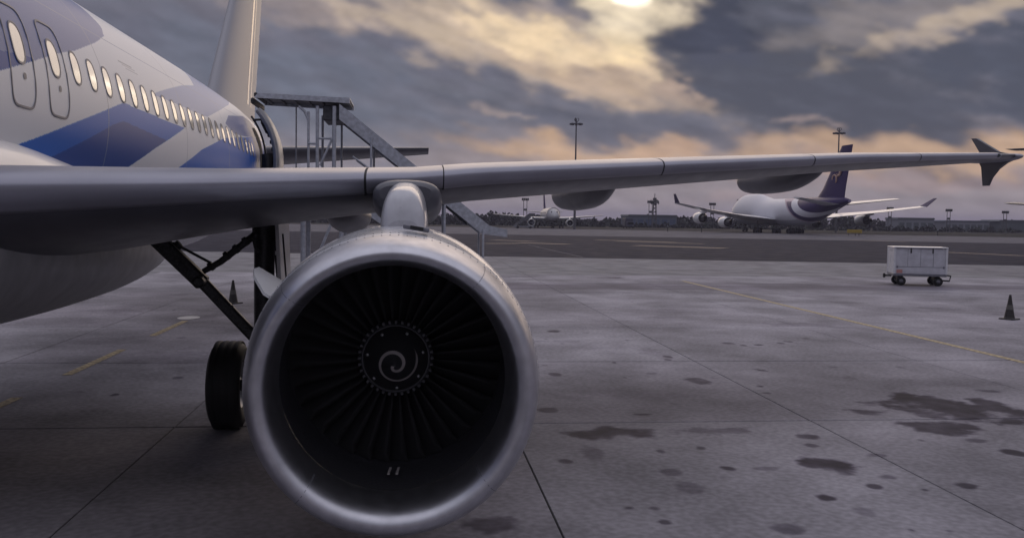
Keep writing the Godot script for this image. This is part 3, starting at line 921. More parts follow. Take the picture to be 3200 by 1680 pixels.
func build_engine(parent: Node) -> void:
	var eng := group_part("engine", parent)
	var ex := -0.14
	var rows := []
	for p in smooth_list([[6.82,0.862,1.645],[6.70,0.864,1.645],[6.60,0.872,1.64],[6.52,0.888,1.635],[6.455,0.914,1.63],[6.415,0.946,1.625],[6.40,0.982,1.62],[6.412,1.015,1.615],[6.46,1.05,1.61],[6.55,1.083,1.605],[6.68,1.11,1.605],[6.84,1.132,1.605]], 3):
		rows.append(ring_at(p[0], p[1], ex, p[2], 0.97, 0.985))
	var mb := MB.new()
	mb.grid(rows, true)
	part("lip", mb, M.bare, eng, "polished bare metal lip round the engine intake")
	rows = []
	for p in smooth_list([[6.852,1.128],[6.86,1.136],[7.1,1.158],[7.5,1.178],[8.0,1.186],[8.6,1.17],[9.2,1.11],[9.8,0.99],[10.25,0.88],[10.26,0.865],[9.8,0.9],[9.2,0.92]], 3):
		rows.append(ring_at(p[0], p[1], ex, 1.605 + max(0.0, p[0] - 8.0) * 0.03, 0.97, 0.985))
	mb = MB.new()
	mb.grid(rows, true)
	part("cowl", mb, M.cowl, eng)
	rows = []
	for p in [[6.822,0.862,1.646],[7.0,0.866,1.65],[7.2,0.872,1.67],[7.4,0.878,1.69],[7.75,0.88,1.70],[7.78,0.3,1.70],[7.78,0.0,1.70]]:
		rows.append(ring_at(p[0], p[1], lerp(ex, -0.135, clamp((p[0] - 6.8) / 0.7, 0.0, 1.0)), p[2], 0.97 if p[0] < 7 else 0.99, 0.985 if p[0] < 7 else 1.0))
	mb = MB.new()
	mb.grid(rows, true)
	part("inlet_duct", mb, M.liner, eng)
	var c := Vector3(-0.135, 1.70, 0)
	mb = MB.new()
	mb.lathe(c, Vector3.FORWARD, [[7.02, 0.0], [7.03, 0.02], [7.1, 0.065], [7.2, 0.13], [7.32, 0.2], [7.40, 0.242], [7.44, 0.27], [7.45, 0.25]], 48)
	var spin := part("spinner", mb, M.spinner, eng)
	# white swirl laid on the cone
	rows = []
	for k in 90:
		var t := k / 89.0
		var a := -t * TAU * 1.62 + 0.1
		var r := 0.012 + 0.168 * t
		var wd: float = lerp(0.014, 0.008, t) * smoothstep(0.0, 0.06, 1.0 - t)
		var row := PackedVector3Array()
		for e in [-1.0, 0.0, 1.0]:
			var q: float = max(0.004, r + e * wd)
			row.append(c + Vector3(-cos(a) * q, sin(a) * q, -table([[0.0, 7.02], [0.02, 7.03], [0.065, 7.1], [0.13, 7.2], [0.2, 7.32]], q, 1) + 0.006))
		rows.append(row)
	mb = MB.new()
	mb.grid(rows, false, false, [], c + Vector3(0, 0, -9))
	part("swirl", mb, M.swirl, eng, "white painted swirl on the engine spinner")
	for k in 7:
		var a := TAU * (k + 0.3) / 7
		mb = MB.new()
		mb.lathe(c + Vector3(cos(a) * 0.225, sin(a) * 0.225, -7.365), Vector3(cos(a), sin(a), 0.9).normalized(), [[0.0, 0.013], [0.012, 0.013], [0.014, 0.0]], 8)
		part("bolt", mb, M.steel, eng)
	mb = MB.new()
	mb.lathe(c, Vector3.FORWARD, [[7.43, 0.262], [7.42, 0.27], [7.44, 0.282], [7.6, 0.31]], 48)
	for k in 36:
		var a := TAU * k / 36
		mb.box(c + Vector3(cos(a) * 0.294, sin(a) * 0.294, -7.45), Vector3(0.028, 0.022, 0.03), Basis(Vector3(0, 0, 1), a), 0.004)
	part("blade_platform", mb, mat(Color(0.07, 0.07, 0.08), 0.5), eng)
	# one fan blade, then turned copies of it
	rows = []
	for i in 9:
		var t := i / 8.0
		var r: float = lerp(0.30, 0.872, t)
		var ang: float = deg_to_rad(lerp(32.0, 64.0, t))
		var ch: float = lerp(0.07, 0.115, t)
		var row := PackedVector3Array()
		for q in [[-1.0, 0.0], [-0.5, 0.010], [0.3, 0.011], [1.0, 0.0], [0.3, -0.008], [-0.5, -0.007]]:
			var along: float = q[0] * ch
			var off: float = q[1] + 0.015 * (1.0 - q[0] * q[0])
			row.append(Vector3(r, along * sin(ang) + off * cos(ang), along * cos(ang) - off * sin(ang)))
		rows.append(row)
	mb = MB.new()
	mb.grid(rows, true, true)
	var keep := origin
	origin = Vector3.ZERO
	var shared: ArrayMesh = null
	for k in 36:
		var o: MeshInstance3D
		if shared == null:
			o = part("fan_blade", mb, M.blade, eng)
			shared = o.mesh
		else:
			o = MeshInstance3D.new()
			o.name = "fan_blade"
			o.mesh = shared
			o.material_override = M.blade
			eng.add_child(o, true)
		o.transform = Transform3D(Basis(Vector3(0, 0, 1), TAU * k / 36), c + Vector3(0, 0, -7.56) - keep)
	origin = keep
	# two pale marks at the bottom of the duct, and bits of grit that catch light
	mb = MB.new()
	for q in [-0.045, 0.02]:
		mb.beam(c + Vector3(q, -0.852, -7.08), c + Vector3(q + 0.012, -0.862, -7.30), 0.018, 0.008)
	part("duct_mark", mb, M.swirl, eng)
	mb = MB.new()
	mb.lathe(c + Vector3(0, 0, 0), Vector3.FORWARD, [[9.3, 0.62], [9.9, 0.6], [10.6, 0.5], [11.2, 0.38], [11.21, 0.34], [10.9, 0.3]], 40)
	mb.lathe(c, Vector3.FORWARD, [[10.8, 0.28], [11.4, 0.16], [11.7, 0.02]], 32)
	mb.lathe(c, Vector3.FORWARD, [[9.2, 0.9], [9.2, 0.0]], 40)
	part("exhaust_nozzle", mb, M.gearmetal, eng)
	# vent near the top of the cowl
	mb = MB.new()
	mb.box(Vector3(0.02, 2.762, -7.02), Vector3(0.20, 0.035, 0.10), Basis(Vector3(0, 0, 1), -0.16), 0.008)
	part("vent_frame", mb, M.frame, eng)
	mb = MB.new()
	mb.box(Vector3(0.025, 2.765, -6.985), Vector3(0.10, 0.024, 0.05), Basis(Vector3(0, 0, 1), -0.16))
	part("vent", mb, M.gap, eng)
	# strake on the inboard shoulder
	mb = MB.new()
	var th := deg_to_rad(148.0)
	var out := Vector3(cos(th), sin(th), 0)
	var rt := Vector3(ex, 1.605, 0) + Vector3(cos(th) * 1.14, sin(th) * 1.16, 0)
	mb.slab([rt + Vector3(0, 0, -7.25), rt + out * 0.05 + Vector3(0, 0, -7.25), rt + out * 0.24 + Vector3(0, 0, -7.75), rt + out * 0.31 + Vector3(0, 0, -8.1), rt + out * 0.31 + Vector3(0, 0, -8.35), rt - out * 0.02 + Vector3(0, 0, -8.4)], Vector3(-sin(th), cos(th), 0) * 0.022)
	part("strake", mb, M.white, eng, "white strake on the shoulder of the engine cowl")
	# rivets either side of the lip joint, and butt joints of the lip skin
	mb = MB.new()
	for q in [[6.79, 1.1275], [6.90, 1.1415]]:
		for k in 110:
			var a := TAU * k / 110
			var p := Vector3(ex + cos(a) * q[1] * 0.97, 1.605 + sin(a) * q[1] * 0.985, -q[0])
			mb.lathe(p, Vector3(cos(a), sin(a), 0.15), [[-0.002, 0.0055], [0.0015, 0.004], [0.002, 0.0]], 6)
	var riv := part("rivets", mb, M.wing, eng)
	riv.set_meta("kind", "stuff")
	for a0 in [52.0, 138.0, 229.0, 316.0]:
		var a := deg_to_rad(a0)
		rows = []
		for p in [[6.60,0.8715,1.64],[6.52,0.8875,1.635],[6.455,0.9135,1.63],[6.415,0.946,1.625],[6.399,0.982,1.62],[6.411,1.0155,1.615],[6.459,1.0505,1.61],[6.55,1.0838,1.605],[6.68,1.1108,1.605],[6.82,1.130,1.605]]:
			var row := PackedVector3Array()
			for e in [-0.0022, 0.0022]:
				row.append(Vector3(ex + cos(a + e) * p[1] * 0.97, p[2] + sin(a + e) * p[1] * 0.985, -p[0] + 0.0012) + Vector3(cos(a), sin(a), 0) * (0.0015 if p[1] > 0.98 else -0.0015))
			rows.append(row)
		mb = MB.new()
		mb.grid(rows, false)
		part("lip_joint", mb, M.frame, eng)
	# cowl latches and seam
	mb = MB.new()
	for y in [0.0, 1.0]:
		mb.grid([ring_at(8.05 + y * 0.004, 1.1885, ex, 1.605, 0.97, 0.985), ring_at(8.062 + y * 0.004, 1.1885, ex, 1.605, 0.97, 0.985)], true)
	part("cowl_seam", mb, M.gap, eng)

func build_airliner() -> void:
	var t := thing("airliner", Vector3(CX, 0, -12.4), "large white and blue twin-engine airliner parked in the foreground at left", "airplane")
	# fuselage
	var list := []
	for k in 115:
		var dd: float = -4.6 + 38.2 * pow(k / 114.0, 1.0)
		list.append([dd, table(SEC, dd, 1), table(SEC, dd, 2), table(SEC, dd, 3)])
	var rows := []
	var us := []
	for q in list:
		var row := PackedVector3Array()
		for j in 72:
			var a := TAU * j / 72 - PI / 2
			row.append(Vector3(CX + cos(a) * max(q[2], 0.0), q[1] + sin(a) * max(q[3], 0.0), -q[0]))
		rows.append(row)
		us.append((q[0] + 4.6) / 38.2)
	var mb := MB.new()
	mb.grid(rows, true, true, us)
	var livery := make_livery()
	var fus := part("fuselage", mb, livery, t, "white fuselage with slanting blue bands")
	# wing-to-body fairing
	mb = pod(smooth_list([[4.6,CX,2.9,1.5,0.6],[5.6,CX,2.75,1.98,0.95],[6.6,CX,2.68,2.14,1.08],[8.2,CX,2.62,2.26,1.1],[10.0,CX,2.55,2.24,1.04],[12.0,CX,2.45,2.16,0.93],[14.0,CX,2.42,2.02,0.84],[15.6,CX,2.45,1.8,0.72],[16.8,CX,2.5,1.5,0.55],[17.8,CX,2.6,1.0,0.3]], 3), 40, 2.5)
	part("belly_fairing", mb, M.belly, t, "grey fairing under the belly")
	part("wing_root_fairing", pod(smooth_list([[5.2,-4.3,3.15,0.15,0.1],[6.0,-4.15,3.12,0.45,0.3],[7.2,-4.1,3.1,0.57,0.43],[9.0,-4.1,3.09,0.58,0.46],[10.4,-4.12,3.04,0.54,0.42],[11.6,-4.15,2.98,0.46,0.36],[13.0,-4.2,2.9,0.25,0.2]], 4), 28, 2.3), M.white, t, "white fillet where the wing meets the fuselage")
	# cabin windows
	var wins := []
	for k in 26:
		wins.append(10.95 + 0.54 * k)
	for d in wins:
		if d > 23.2:
			break
		var w := group_part("window", t)
		var th: float = 13.4 if d < 19.5 else 13.4 - (d - 19.5) * 1.2
		part("frame", skin_ring(oval(d, th, 0.135, 5.5), 0.024, 0.006), M.frame, w)
		part("pane", skin_patch(oval(d, th, 0.114, 4.9), 0.003), M.shade, w)
	for q in [[9.43, 0.29], [10.33, 0.29]]:
		var ex := group_part("overwing_exit", t)
		part("frame", skin_ring(oval(q[0], 10.2, q[1], 14.4, 5.0, 44), 0.026, 0.006), M.frame, ex)
		part("window_frame", skin_ring(oval(q[0] - 0.02, 13.4, 0.145, 5.9), 0.024, 0.006), M.frame, ex)
		part("pane", skin_patch(oval(q[0] - 0.02, 13.4, 0.122, 5.3), 0.003), M.shade, ex)
		part("handle_cover", skin_patch(oval(q[0] + 0.03, 4.6, 0.035, 0.9), 0.004), M.frame, ex)
	# wings
	for side in [1.0, -1.0]:
		var w := group_part("wing", t)
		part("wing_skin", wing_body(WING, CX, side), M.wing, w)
		if side < 0.0:
			continue
		for q in [[5.28, 5.31], [6.03, 6.055], [8.735, 8.765], [11.395, 11.425], [13.895, 13.925]]:
			part("slat_gap", wing_shell(WING, CX, side, q[0], q[1], 0.152, 0.03, 0.007), M.gap, w)
		for q in [[2.35, 5.283], [6.05, 8.74], [8.76, 11.4], [11.42, 13.9], [13.92, 16.3]]:
			part("slat", wing_shell(WING, CX, side, q[0], q[1], 0.15, 0.022, 0.014), M.slat, w)
		part("pylon_leading_edge", wing_shell(WING, CX, side, 5.305, 6.038, 0.15, 0.02, 0.012), M.slat, w)
		for q in [[2.6, 6.3, 0.74], [6.34, 12.9, 0.74]]:
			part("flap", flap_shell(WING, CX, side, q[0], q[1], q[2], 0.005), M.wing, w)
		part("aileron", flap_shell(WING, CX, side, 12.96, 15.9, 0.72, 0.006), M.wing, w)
		for q in [
			[[12.2,-0.95,2.98,0.06,0.05],[12.6,-0.95,2.9,0.22,0.16],[13.4,-0.95,2.86,0.30,0.25],[14.4,-0.95,2.84,0.30,0.24],[15.2,-0.95,2.82,0.2,0.17],[15.6,-0.95,2.82,0.05,0.05]],
			[[12.1,2.65,3.42,0.05,0.03],[12.45,2.65,3.36,0.15,0.14],[13.2,2.65,3.31,0.21,0.27],[14.6,2.65,3.29,0.22,0.30],[15.8,2.65,3.29,0.21,0.28],[16.3,2.65,3.3,0.19,0.25],[16.5,2.65,3.31,0.16,0.2]],
			[[14.3,6.6,3.72,0.05,0.03],[14.7,6.6,3.68,0.14,0.13],[15.4,6.6,3.65,0.19,0.24],[16.4,6.6,3.65,0.2,0.28],[17.3,6.6,3.65,0.18,0.26],[17.75,6.6,3.66,0.16,0.22],[17.9,6.6,3.67,0.13,0.18]]]:
			part("flap_track_fairing", pod(smooth_list(q, 4), 24), M.wing, w)
		# fence at the wing tip
		var fx := CX + 16.86
		mb = MB.new()
		mb.slab([Vector3(fx, 4.17, -15.95), Vector3(fx, 4.2, -16.25), Vector3(fx, 4.25, -16.5), Vector3(fx, 4.56, -17.2), Vector3(fx, 4.57, -17.36), Vector3(fx, 4.25, -17.05), Vector3(fx, 4.1, -17.1), Vector3(fx, 3.98, -17.0), Vector3(fx, 3.61, -16.93), Vector3(fx, 3.61, -16.78), Vector3(fx, 3.76, -16.68), Vector3(fx, 3.92, -16.48), Vector3(fx, 4.02, -16.25), Vector3(fx, 4.08, -16.0)], Vector3(0.055, 0, 0))
		part("wingtip_fence", mb, M.wing, w)
		part("wingtip_pod", pod(smooth_list([[15.78,fx + 0.02,4.12,0.01,0.01],[15.9,fx + 0.02,4.12,0.05,0.05],[16.3,fx + 0.02,4.12,0.075,0.08],[17.0,fx + 0.02,4.11,0.06,0.06],[17.5,fx + 0.02,4.1,0.01,0.01]], 3), 14), M.slat, w)
		mb = MB.new()
		mb.tube([wing_at(WING, CX, 1.0, 16.2, 0.02, false) + Vector3(0, 0.02, 0.0), wing_at(WING, CX, 1.0, 16.2, 0.0, true) + Vector3(0, 0, 0.03)], 0.03, 10)
		part("navigation_light", mb, M.glass, w)
	# pylon
	var py := group_part("pylon", t)
	mb = pod(smooth_list([[7.70,-0.085,2.66,0.15,0.16],[7.74,-0.085,2.67,0.178,0.27],[7.82,-0.085,2.69,0.192,0.345],[7.98,-0.085,2.71,0.2,0.385],[8.3,-0.08,2.73,0.205,0.405],[8.7,-0.075,2.76,0.205,0.42],[9.2,-0.06,2.8,0.2,0.40],[10.4,-0.05,2.8,0.18,0.35],[12.0,-0.05,2.8,0.1,0.22]], 4), 40, 2.7)
	part("pylon_body", mb, M.pylon, py)
	mb = pod(smooth_list([[8.52,-0.075,3.06,0.24,0.08],[8.58,-0.07,3.05,0.30,0.13],[8.7,-0.065,3.03,0.32,0.165],[9.0,-0.06,3.0,0.335,0.19],[9.5,-0.06,2.98,0.34,0.2],[10.2,-0.05,2.97,0.3,0.23],[11.2,-0.05,3.0,0.14,0.12]], 4), 32, 2.7)
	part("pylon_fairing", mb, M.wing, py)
	build_engine(t)
	build_main_gear(t, 1.0)
	build_main_gear(t, -1.0)
	# nose gear
	var ng := group_part("nose_gear", t)
	mb = MB.new()
	mb.tube([Vector3(CX, 2.7, -0.5), Vector3(CX, 0.4, -0.45)], 0.09, 14)
	mb.tube([Vector3(CX - 0.3, 0.38, -0.45), Vector3(CX + 0.3, 0.38, -0.45)], 0.05, 10)
	part("leg", mb, M.gearmetal, ng)
	for s in [-0.27, 0.27]:
		mb = MB.new()
		mb.lathe(Vector3(CX + s, 0.385, -0.45), Vector3.RIGHT, [[-0.11, 0.1], [-0.1, 0.33], [-0.06, 0.38], [0.06, 0.38], [0.1, 0.33], [0.11, 0.1]], 28, true)
		part("wheel", mb, M.rubber, ng)
	# tail
	var FIN := [[0.0, 26.3, 33.9, 0.11], [1.5, 27.6, 34.3, 0.10], [6.2, 32.0, 36.0, 0.09]]
	rows = []
	for k in 13:
		var h: float = 6.2 * k / 12.0
		var d0 := table(FIN, h, 1)
		var d1 := table(FIN, h, 2)
		var tc := table(FIN, h, 3)
		var row := PackedVector3Array()
		for j in 40:
			var a := TAU * j / 40
			var x := 0.5 - 0.5 * cos(a)
			row.append(Vector3(CX + foil(x, tc) * (d1 - d0) * (1.0 if sin(a) >= 0.0 else -1.0), 5.55 + h, -lerp(d0, d1, x)))
		rows.append(row)
	mb = MB.new()
	mb.grid(rows, true, true)
	var fin := part("tail_fin", mb, mat(Color(0.34, 0.34, 0.37), 0.45), t)
	mb = MB.new()
	for q in [[30.9, 31.25, 33.3, 33.6], [31.9, 32.1, 33.9, 34.0]]:
		rows = []
		for k in 9:
			var h: float = 0.9 + 5.0 * k / 8.0
			var d0 := table(FIN, h, 1)
			var d1 := table(FIN, h, 2)
			var tc := table(FIN, h, 3)
			var row := PackedVector3Array()
			for e in 4:
				var d: float = lerp(lerp(float(q[0]), float(q[1]), e / 3.0), lerp(float(q[2]), float(q[3]), e / 3.0), k / 8.0)
				var x: float = clamp((d - d0) / (d1 - d0), 0.02, 0.99)
				row.append(Vector3(CX + foil(x, tc) * (d1 - d0) + 0.004, 5.55 + h, -d))
			rows.append(row)
		mb.grid(rows, false, false, [], Vector3(CX - 3, 8, -31))
	part("tail_reflection_stripe", mb, mat(Color(0.28, 0.13, 0.09), 0.35, 0.0, 0.6), fin)  # brown stripes painting the fin's streaky reflections and warm livery tint as colour
	var STAB := [[0.3,28.3,4.78,33.0,4.6,0.12],[6.25,32.0,5.22,33.8,5.15,0.11]]
	for side in [1.0, -1.0]:
		part("tailplane", wing_body(STAB, CX, side, 6, 14), M.wing, t)
	# aft door, swung open ahead of the doorway
	var dr := group_part("aft_door", t)
	mb = MB.new()
	rows = []
	for k in 13:
		var th: float = deg_to_rad(lerp(-34.0, 42.0, k / 12.0))
		var row := PackedVector3Array()
		for q in [[1.86, 23.35], [1.86, 24.15], [1.72, 24.15], [1.72, 23.35]]:
			row.append(Vector3(CX + 0.55 + cos(th) * q[0], 4.2 + sin(th) * q[0] * 1.04, -q[1]))
		rows.append(row)
	mb.grid(rows, true, true)
	part("panel", mb, M.belly, dr)
	mb = MB.new()
	rows = []
	for k in 9:
		var th: float = deg_to_rad(lerp(-30.0, 6.0, k / 8.0))
		var row := PackedVector3Array()
		for q in [[1.70, 23.4], [1.70, 24.1], [1.42, 24.05], [1.42, 23.45]]:
			row.append(Vector3(CX + 0.55 + cos(th) * q[0], 4.2 + sin(th) * q[0] * 1.04, -q[1]))
		rows.append(row)
	mb.grid(rows, true, true)
	part("slide_pack", mb, M.black, dr)
	mb = MB.new()
	mb.tube([Vector3(CX + 1.66, 5.25, -24.0), Vector3(CX + 1.95, 5.27, -24.0), Vector3(CX + 2.0, 5.2, -24.0)], 0.03, 8)
	var arc := []
	for k in 9:
		var th: float = deg_to_rad(lerp(36.0, -4.0, k / 8.0))
		arc.append(Vector3(CX + 0.12 + cos(th) * 1.86, 4.25 + sin(th) * 1.86, -24.0))
	mb.tube(arc, 0.025, 8)
	mb.tube([Vector3(CX + 1.9, 5.2, -24.0), Vector3(CX + 2.02, 4.95, -24.0), Vector3(CX + 2.12, 4.9, -23.9)], 0.05, 8)
	for k in 6:
		mb.box(Vector3(CX + 0.55 + cos(deg_to_rad(34.0 - 6 * k)) * 1.68, 4.2 + sin(deg_to_rad(34.0 - 6 * k)) * 1.74, -23.8), Vector3(0.08, 0.09, 0.2), Basis.IDENTITY, 0.01)
	part("hinge_arm", mb, M.black, dr)
	mb = MB.new()
	var dw := []
	for p in oval(24.75, 2.0, 0.42, 27.0, 6.0, 36):
		dw.append(p)
	part("doorway", skin_patch(dw, 0.012), M.gap, dr)
	mb = MB.new()
	mb.tube([skin(13.2, 84, -0.02), skin(13.25, 84, 0.14), skin(13.4, 84, 0.22)], [0.03, 0.02, 0.008], 8)
	part("antenna", mb, M.frame, t)


# ------------------------------------------------------------------ covered boarding stairs
func build_stairs() -> void:
	var t := thing("boarding_stairs", Vector3(-1.0, 0, -25.2), "covered passenger boarding stairs truck standing at the aft door of the near airliner", "boarding stairs")
	var n := 24.35
	var f := 26.05
	var roof := [Vector2(-4.1, 5.93), Vector2(-1.75, 5.83), Vector2(-1.95, 5.70), Vector2(2.02, 2.6), Vector2(2.42, 2.5)]
	# flat canopy over the platform
	var mb := MB.new()
	mb.slab([Vector3(-4.12, 5.86, -n), Vector3(-1.68, 5.78, -n), Vector3(-1.68, 5.92, -n), Vector3(-4.02, 5.98, -n)], Vector3(0, 0, -0.06))
	mb.slab([Vector3(-4.12, 5.86, -f), Vector3(-1.68, 5.78, -f), Vector3(-1.68, 5.92, -f), Vector3(-4.02, 5.98, -f)], Vector3(0, 0, 0.06))
	mb.slab([Vector3(-4.02, 5.95, -n - 0.06), Vector3(-1.68, 5.89, -n - 0.06), Vector3(-1.68, 5.92, -n - 0.06), Vector3(-4.02, 5.98, -n - 0.06)], Vector3(0, 0, -(f - n) + 0.12))
	part("canopy", mb, M.stairs, t)
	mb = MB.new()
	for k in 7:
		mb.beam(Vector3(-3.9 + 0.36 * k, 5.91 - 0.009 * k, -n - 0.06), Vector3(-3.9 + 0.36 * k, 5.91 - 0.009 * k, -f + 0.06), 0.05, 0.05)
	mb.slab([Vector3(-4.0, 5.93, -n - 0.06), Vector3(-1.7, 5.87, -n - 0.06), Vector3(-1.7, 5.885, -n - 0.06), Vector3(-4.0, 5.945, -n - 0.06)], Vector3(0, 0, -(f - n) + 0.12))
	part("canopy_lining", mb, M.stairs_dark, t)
	mb = MB.new()
	mb.beam(Vector3(-4.16, 5.78, -n), Vector3(-4.16, 5.78, -f), 0.09, 0.16, Vector3.UP, 0.03)
	mb.beam(Vector3(-4.08, 5.94, -n), Vector3(-4.08, 5.94, -f), 0.09, 0.12, Vector3.UP, 0.03)
	part("bumper", mb, M.black, t)
	# sloping roof over the steps
	mb = MB.new()
	for z in [n, f - 0.05]:
		mb.slab([Vector3(-1.95, 5.76, -z), Vector3(-1.95, 5.36, -z), Vector3(1.82, 2.42, -z), Vector3(2.5, 2.34, -z), Vector3(2.5, 2.54, -z), Vector3(2.02, 2.64, -z)], Vector3(0, 0, -0.05))
	mb.slab([Vector3(-1.95, 5.72, -n - 0.05), Vector3(-1.95, 5.76, -n - 0.05), Vector3(2.02, 2.64, -n - 0.05), Vector3(2.5, 2.54, -n - 0.05), Vector3(2.5, 2.51, -n - 0.05), Vector3(2.0, 2.6, -n - 0.05)], Vector3(0, 0, -(f - n) + 0.1))
	part("stair_roof", mb, M.stairs, t)
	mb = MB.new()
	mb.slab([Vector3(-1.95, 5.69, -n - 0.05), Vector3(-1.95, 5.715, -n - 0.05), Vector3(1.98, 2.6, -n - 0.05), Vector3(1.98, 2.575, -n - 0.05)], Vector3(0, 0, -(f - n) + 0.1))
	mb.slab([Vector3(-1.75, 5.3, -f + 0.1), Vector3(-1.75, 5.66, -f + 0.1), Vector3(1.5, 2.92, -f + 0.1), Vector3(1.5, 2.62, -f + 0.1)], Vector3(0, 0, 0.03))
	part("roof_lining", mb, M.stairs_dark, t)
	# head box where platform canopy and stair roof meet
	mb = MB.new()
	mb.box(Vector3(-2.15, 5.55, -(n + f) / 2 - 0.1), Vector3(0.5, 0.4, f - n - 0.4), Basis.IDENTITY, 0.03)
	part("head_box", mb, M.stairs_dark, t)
	# posts
	for q in [[-2.75, n + 0.12, 5.55, 0.035], [-2.52, n + 0.1, 5.7, 0.045], [-2.52, f - 0.2, 5.6, 0.035], [-2.22, f - 0.3, 5.5, 0.035], [-2.08, n + 0.06, 5.7, 0.05], [-2.0, f - 0.2, 5.5, 0.03], [-3.25, f - 0.1, 5.85, 0.02]]:
		mb = MB.new()
		mb.tube([Vector3(q[0], 3.5, -q[1]), Vector3(q[0], q[2], -q[1])], q[3], 10)
		part("post", mb, M.stairs, t)
	for q in [[-1.12, n, 4.9], [0.82, n, 3.5], [1.85, n, 2.55], [-1.12, f, 4.9], [0.82, f, 3.5], [1.85, f, 2.55]]:
		mb = MB.new()
		var foot: float = lerp(3.5, 0.4, clamp((q[0] + 1.6) / 4.2, 0.0, 1.0))
		mb.tube([Vector3(q[0], foot, -q[1]), Vector3(q[0], q[2], -q[1])], 0.03, 8)
		part("post", mb, M.stairs, t)
	for q in [[-2.75, 4.72, -2.5, 4.72], [-2.5, 4.86, -2.08, 4.86], [-2.45, 4.15, -2.12, 4.9]]:
		mb = MB.new()
		mb.tube([Vector3(q[0], q[1], -n - 0.1), Vector3(q[2], q[3], -n - 0.1)], 0.03, 8)
		part("rail", mb, M.stairs, t)
	mb = MB.new()
	mb.tube([Vector3(-3.0, 5.68, -n - 0.1), Vector3(-2.85, 5.55, -n - 0.12), Vector3(-2.76, 5.35, -n - 0.12)], 0.035, 8)
	part("rail", mb, M.stairs, t)
	# platform and steps
	mb = MB.new()
	mb.box(Vector3(-2.75, 3.45, -(n + f) / 2), Vector3(2.3, 0.1, f - n), Basis.IDENTITY, 0.02)
	part("platform", mb, M.stairs_dark, t)
	for k in 18:
		var s := MB.new()
		s.box(Vector3(-1.5 + 0.245 * k, 3.33 - 0.17 * k, -(n + f) / 2), Vector3(0.28, 0.045, f - n - 0.1), Basis.IDENTITY, 0.01)
		part("step", s, M.stairs_dark, t)
	for z in [n, f]:
		mb = MB.new()
		mb.beam(Vector3(-1.65, 3.35, -z), Vector3(2.85, 0.3, -z), 0.06, 0.28)
		mb.tube([Vector3(-1.6, 4.4, -z), Vector3(0.6, 2.85, -z)], 0.025, 8)
		part("side_beam", mb, M.stairs, t)
	# carrying truck
	mb = MB.new()
	mb.box(Vector3(-0.6, 0.62, -(n + f) / 2), Vector3(5.6, 0.28, 1.5), Basis.IDENTITY, 0.04)
	for q in [[-2.9, n + 0.25], [-2.9, f - 0.25], [-1.9, n + 0.25], [-1.9, f - 0.25]]:
		mb.tube([Vector3(q[0], 0.6, -q[1]), Vector3(q[0], 3.42, -q[1])], 0.07, 10)
	mb.beam(Vector3(-2.9, 0.8, -n - 0.2), Vector3(-1.9, 3.3, -n - 0.2), 0.07, 0.07)
	part("chassis", mb, M.stairs, t)
	mb = MB.new()
	mb.box(Vector3(1.5, 1.05, -(n + f) / 2), Vector3(1.4, 0.7, 1.3), Basis.IDENTITY, 0.08)
	part("engine_box", mb, M.cart_white, t)
	for q in [[-2.5, n + 0.15], [-2.5, f - 0.15], [1.4, n + 0.15], [1.4, f - 0.15]]:
		mb = MB.new()
		mb.lathe(Vector3(q[0], 0.4, -q[1]), Vector3.BACK, [[-0.12, 0.1], [-0.12, 0.35], [-0.08, 0.4], [0.08, 0.4], [0.12, 0.35], [0.12, 0.1]], 24, true)
		part("wheel", mb, M.rubber, t)


# ------------------------------------------------------------------ small things on the apron
func build_cones() -> void:
	var at := [Vector3(17.96, 0, -25.77), Vector3(-5.72, 0, -29.91)]
	var labels := ["dark traffic cone on the apron at the right edge, below the baggage cart", "dark traffic cone seen between the landing gear struts beyond the engine"]
	for k in 2:
		var t := thing("traffic_cone", at[k], labels[k], "traffic cone", "traffic cones on the apron")
		t.position = Vector3.ZERO
		origin = Vector3.ZERO
		var mb := MB.new()
		mb.box(Vector3(0, 0.022, 0), Vector3(0.44, 0.04, 0.44), Basis(Vector3.UP, 0.5), 0.012)
		part("base", mb, M.cone, t)
		mb = MB.new()
		mb.lathe(Vector3.ZERO, Vector3.UP, [[0.04, 0.165], [0.06, 0.15], [0.1, 0.14], [0.45, 0.078], [0.72, 0.035], [0.75, 0.03], [0.755, 0.0]], 24)
		part("body", mb, M.cone, t)
		mb = MB.new()
		mb.lathe(Vector3.ZERO, Vector3.UP, [[0.30, 0.106], [0.302, 0.108], [0.44, 0.084], [0.442, 0.081]], 24)
		part("band", mb, M.cone_band, t)
		t.position = at[k]
		t.rotation.y = 0.4 * k

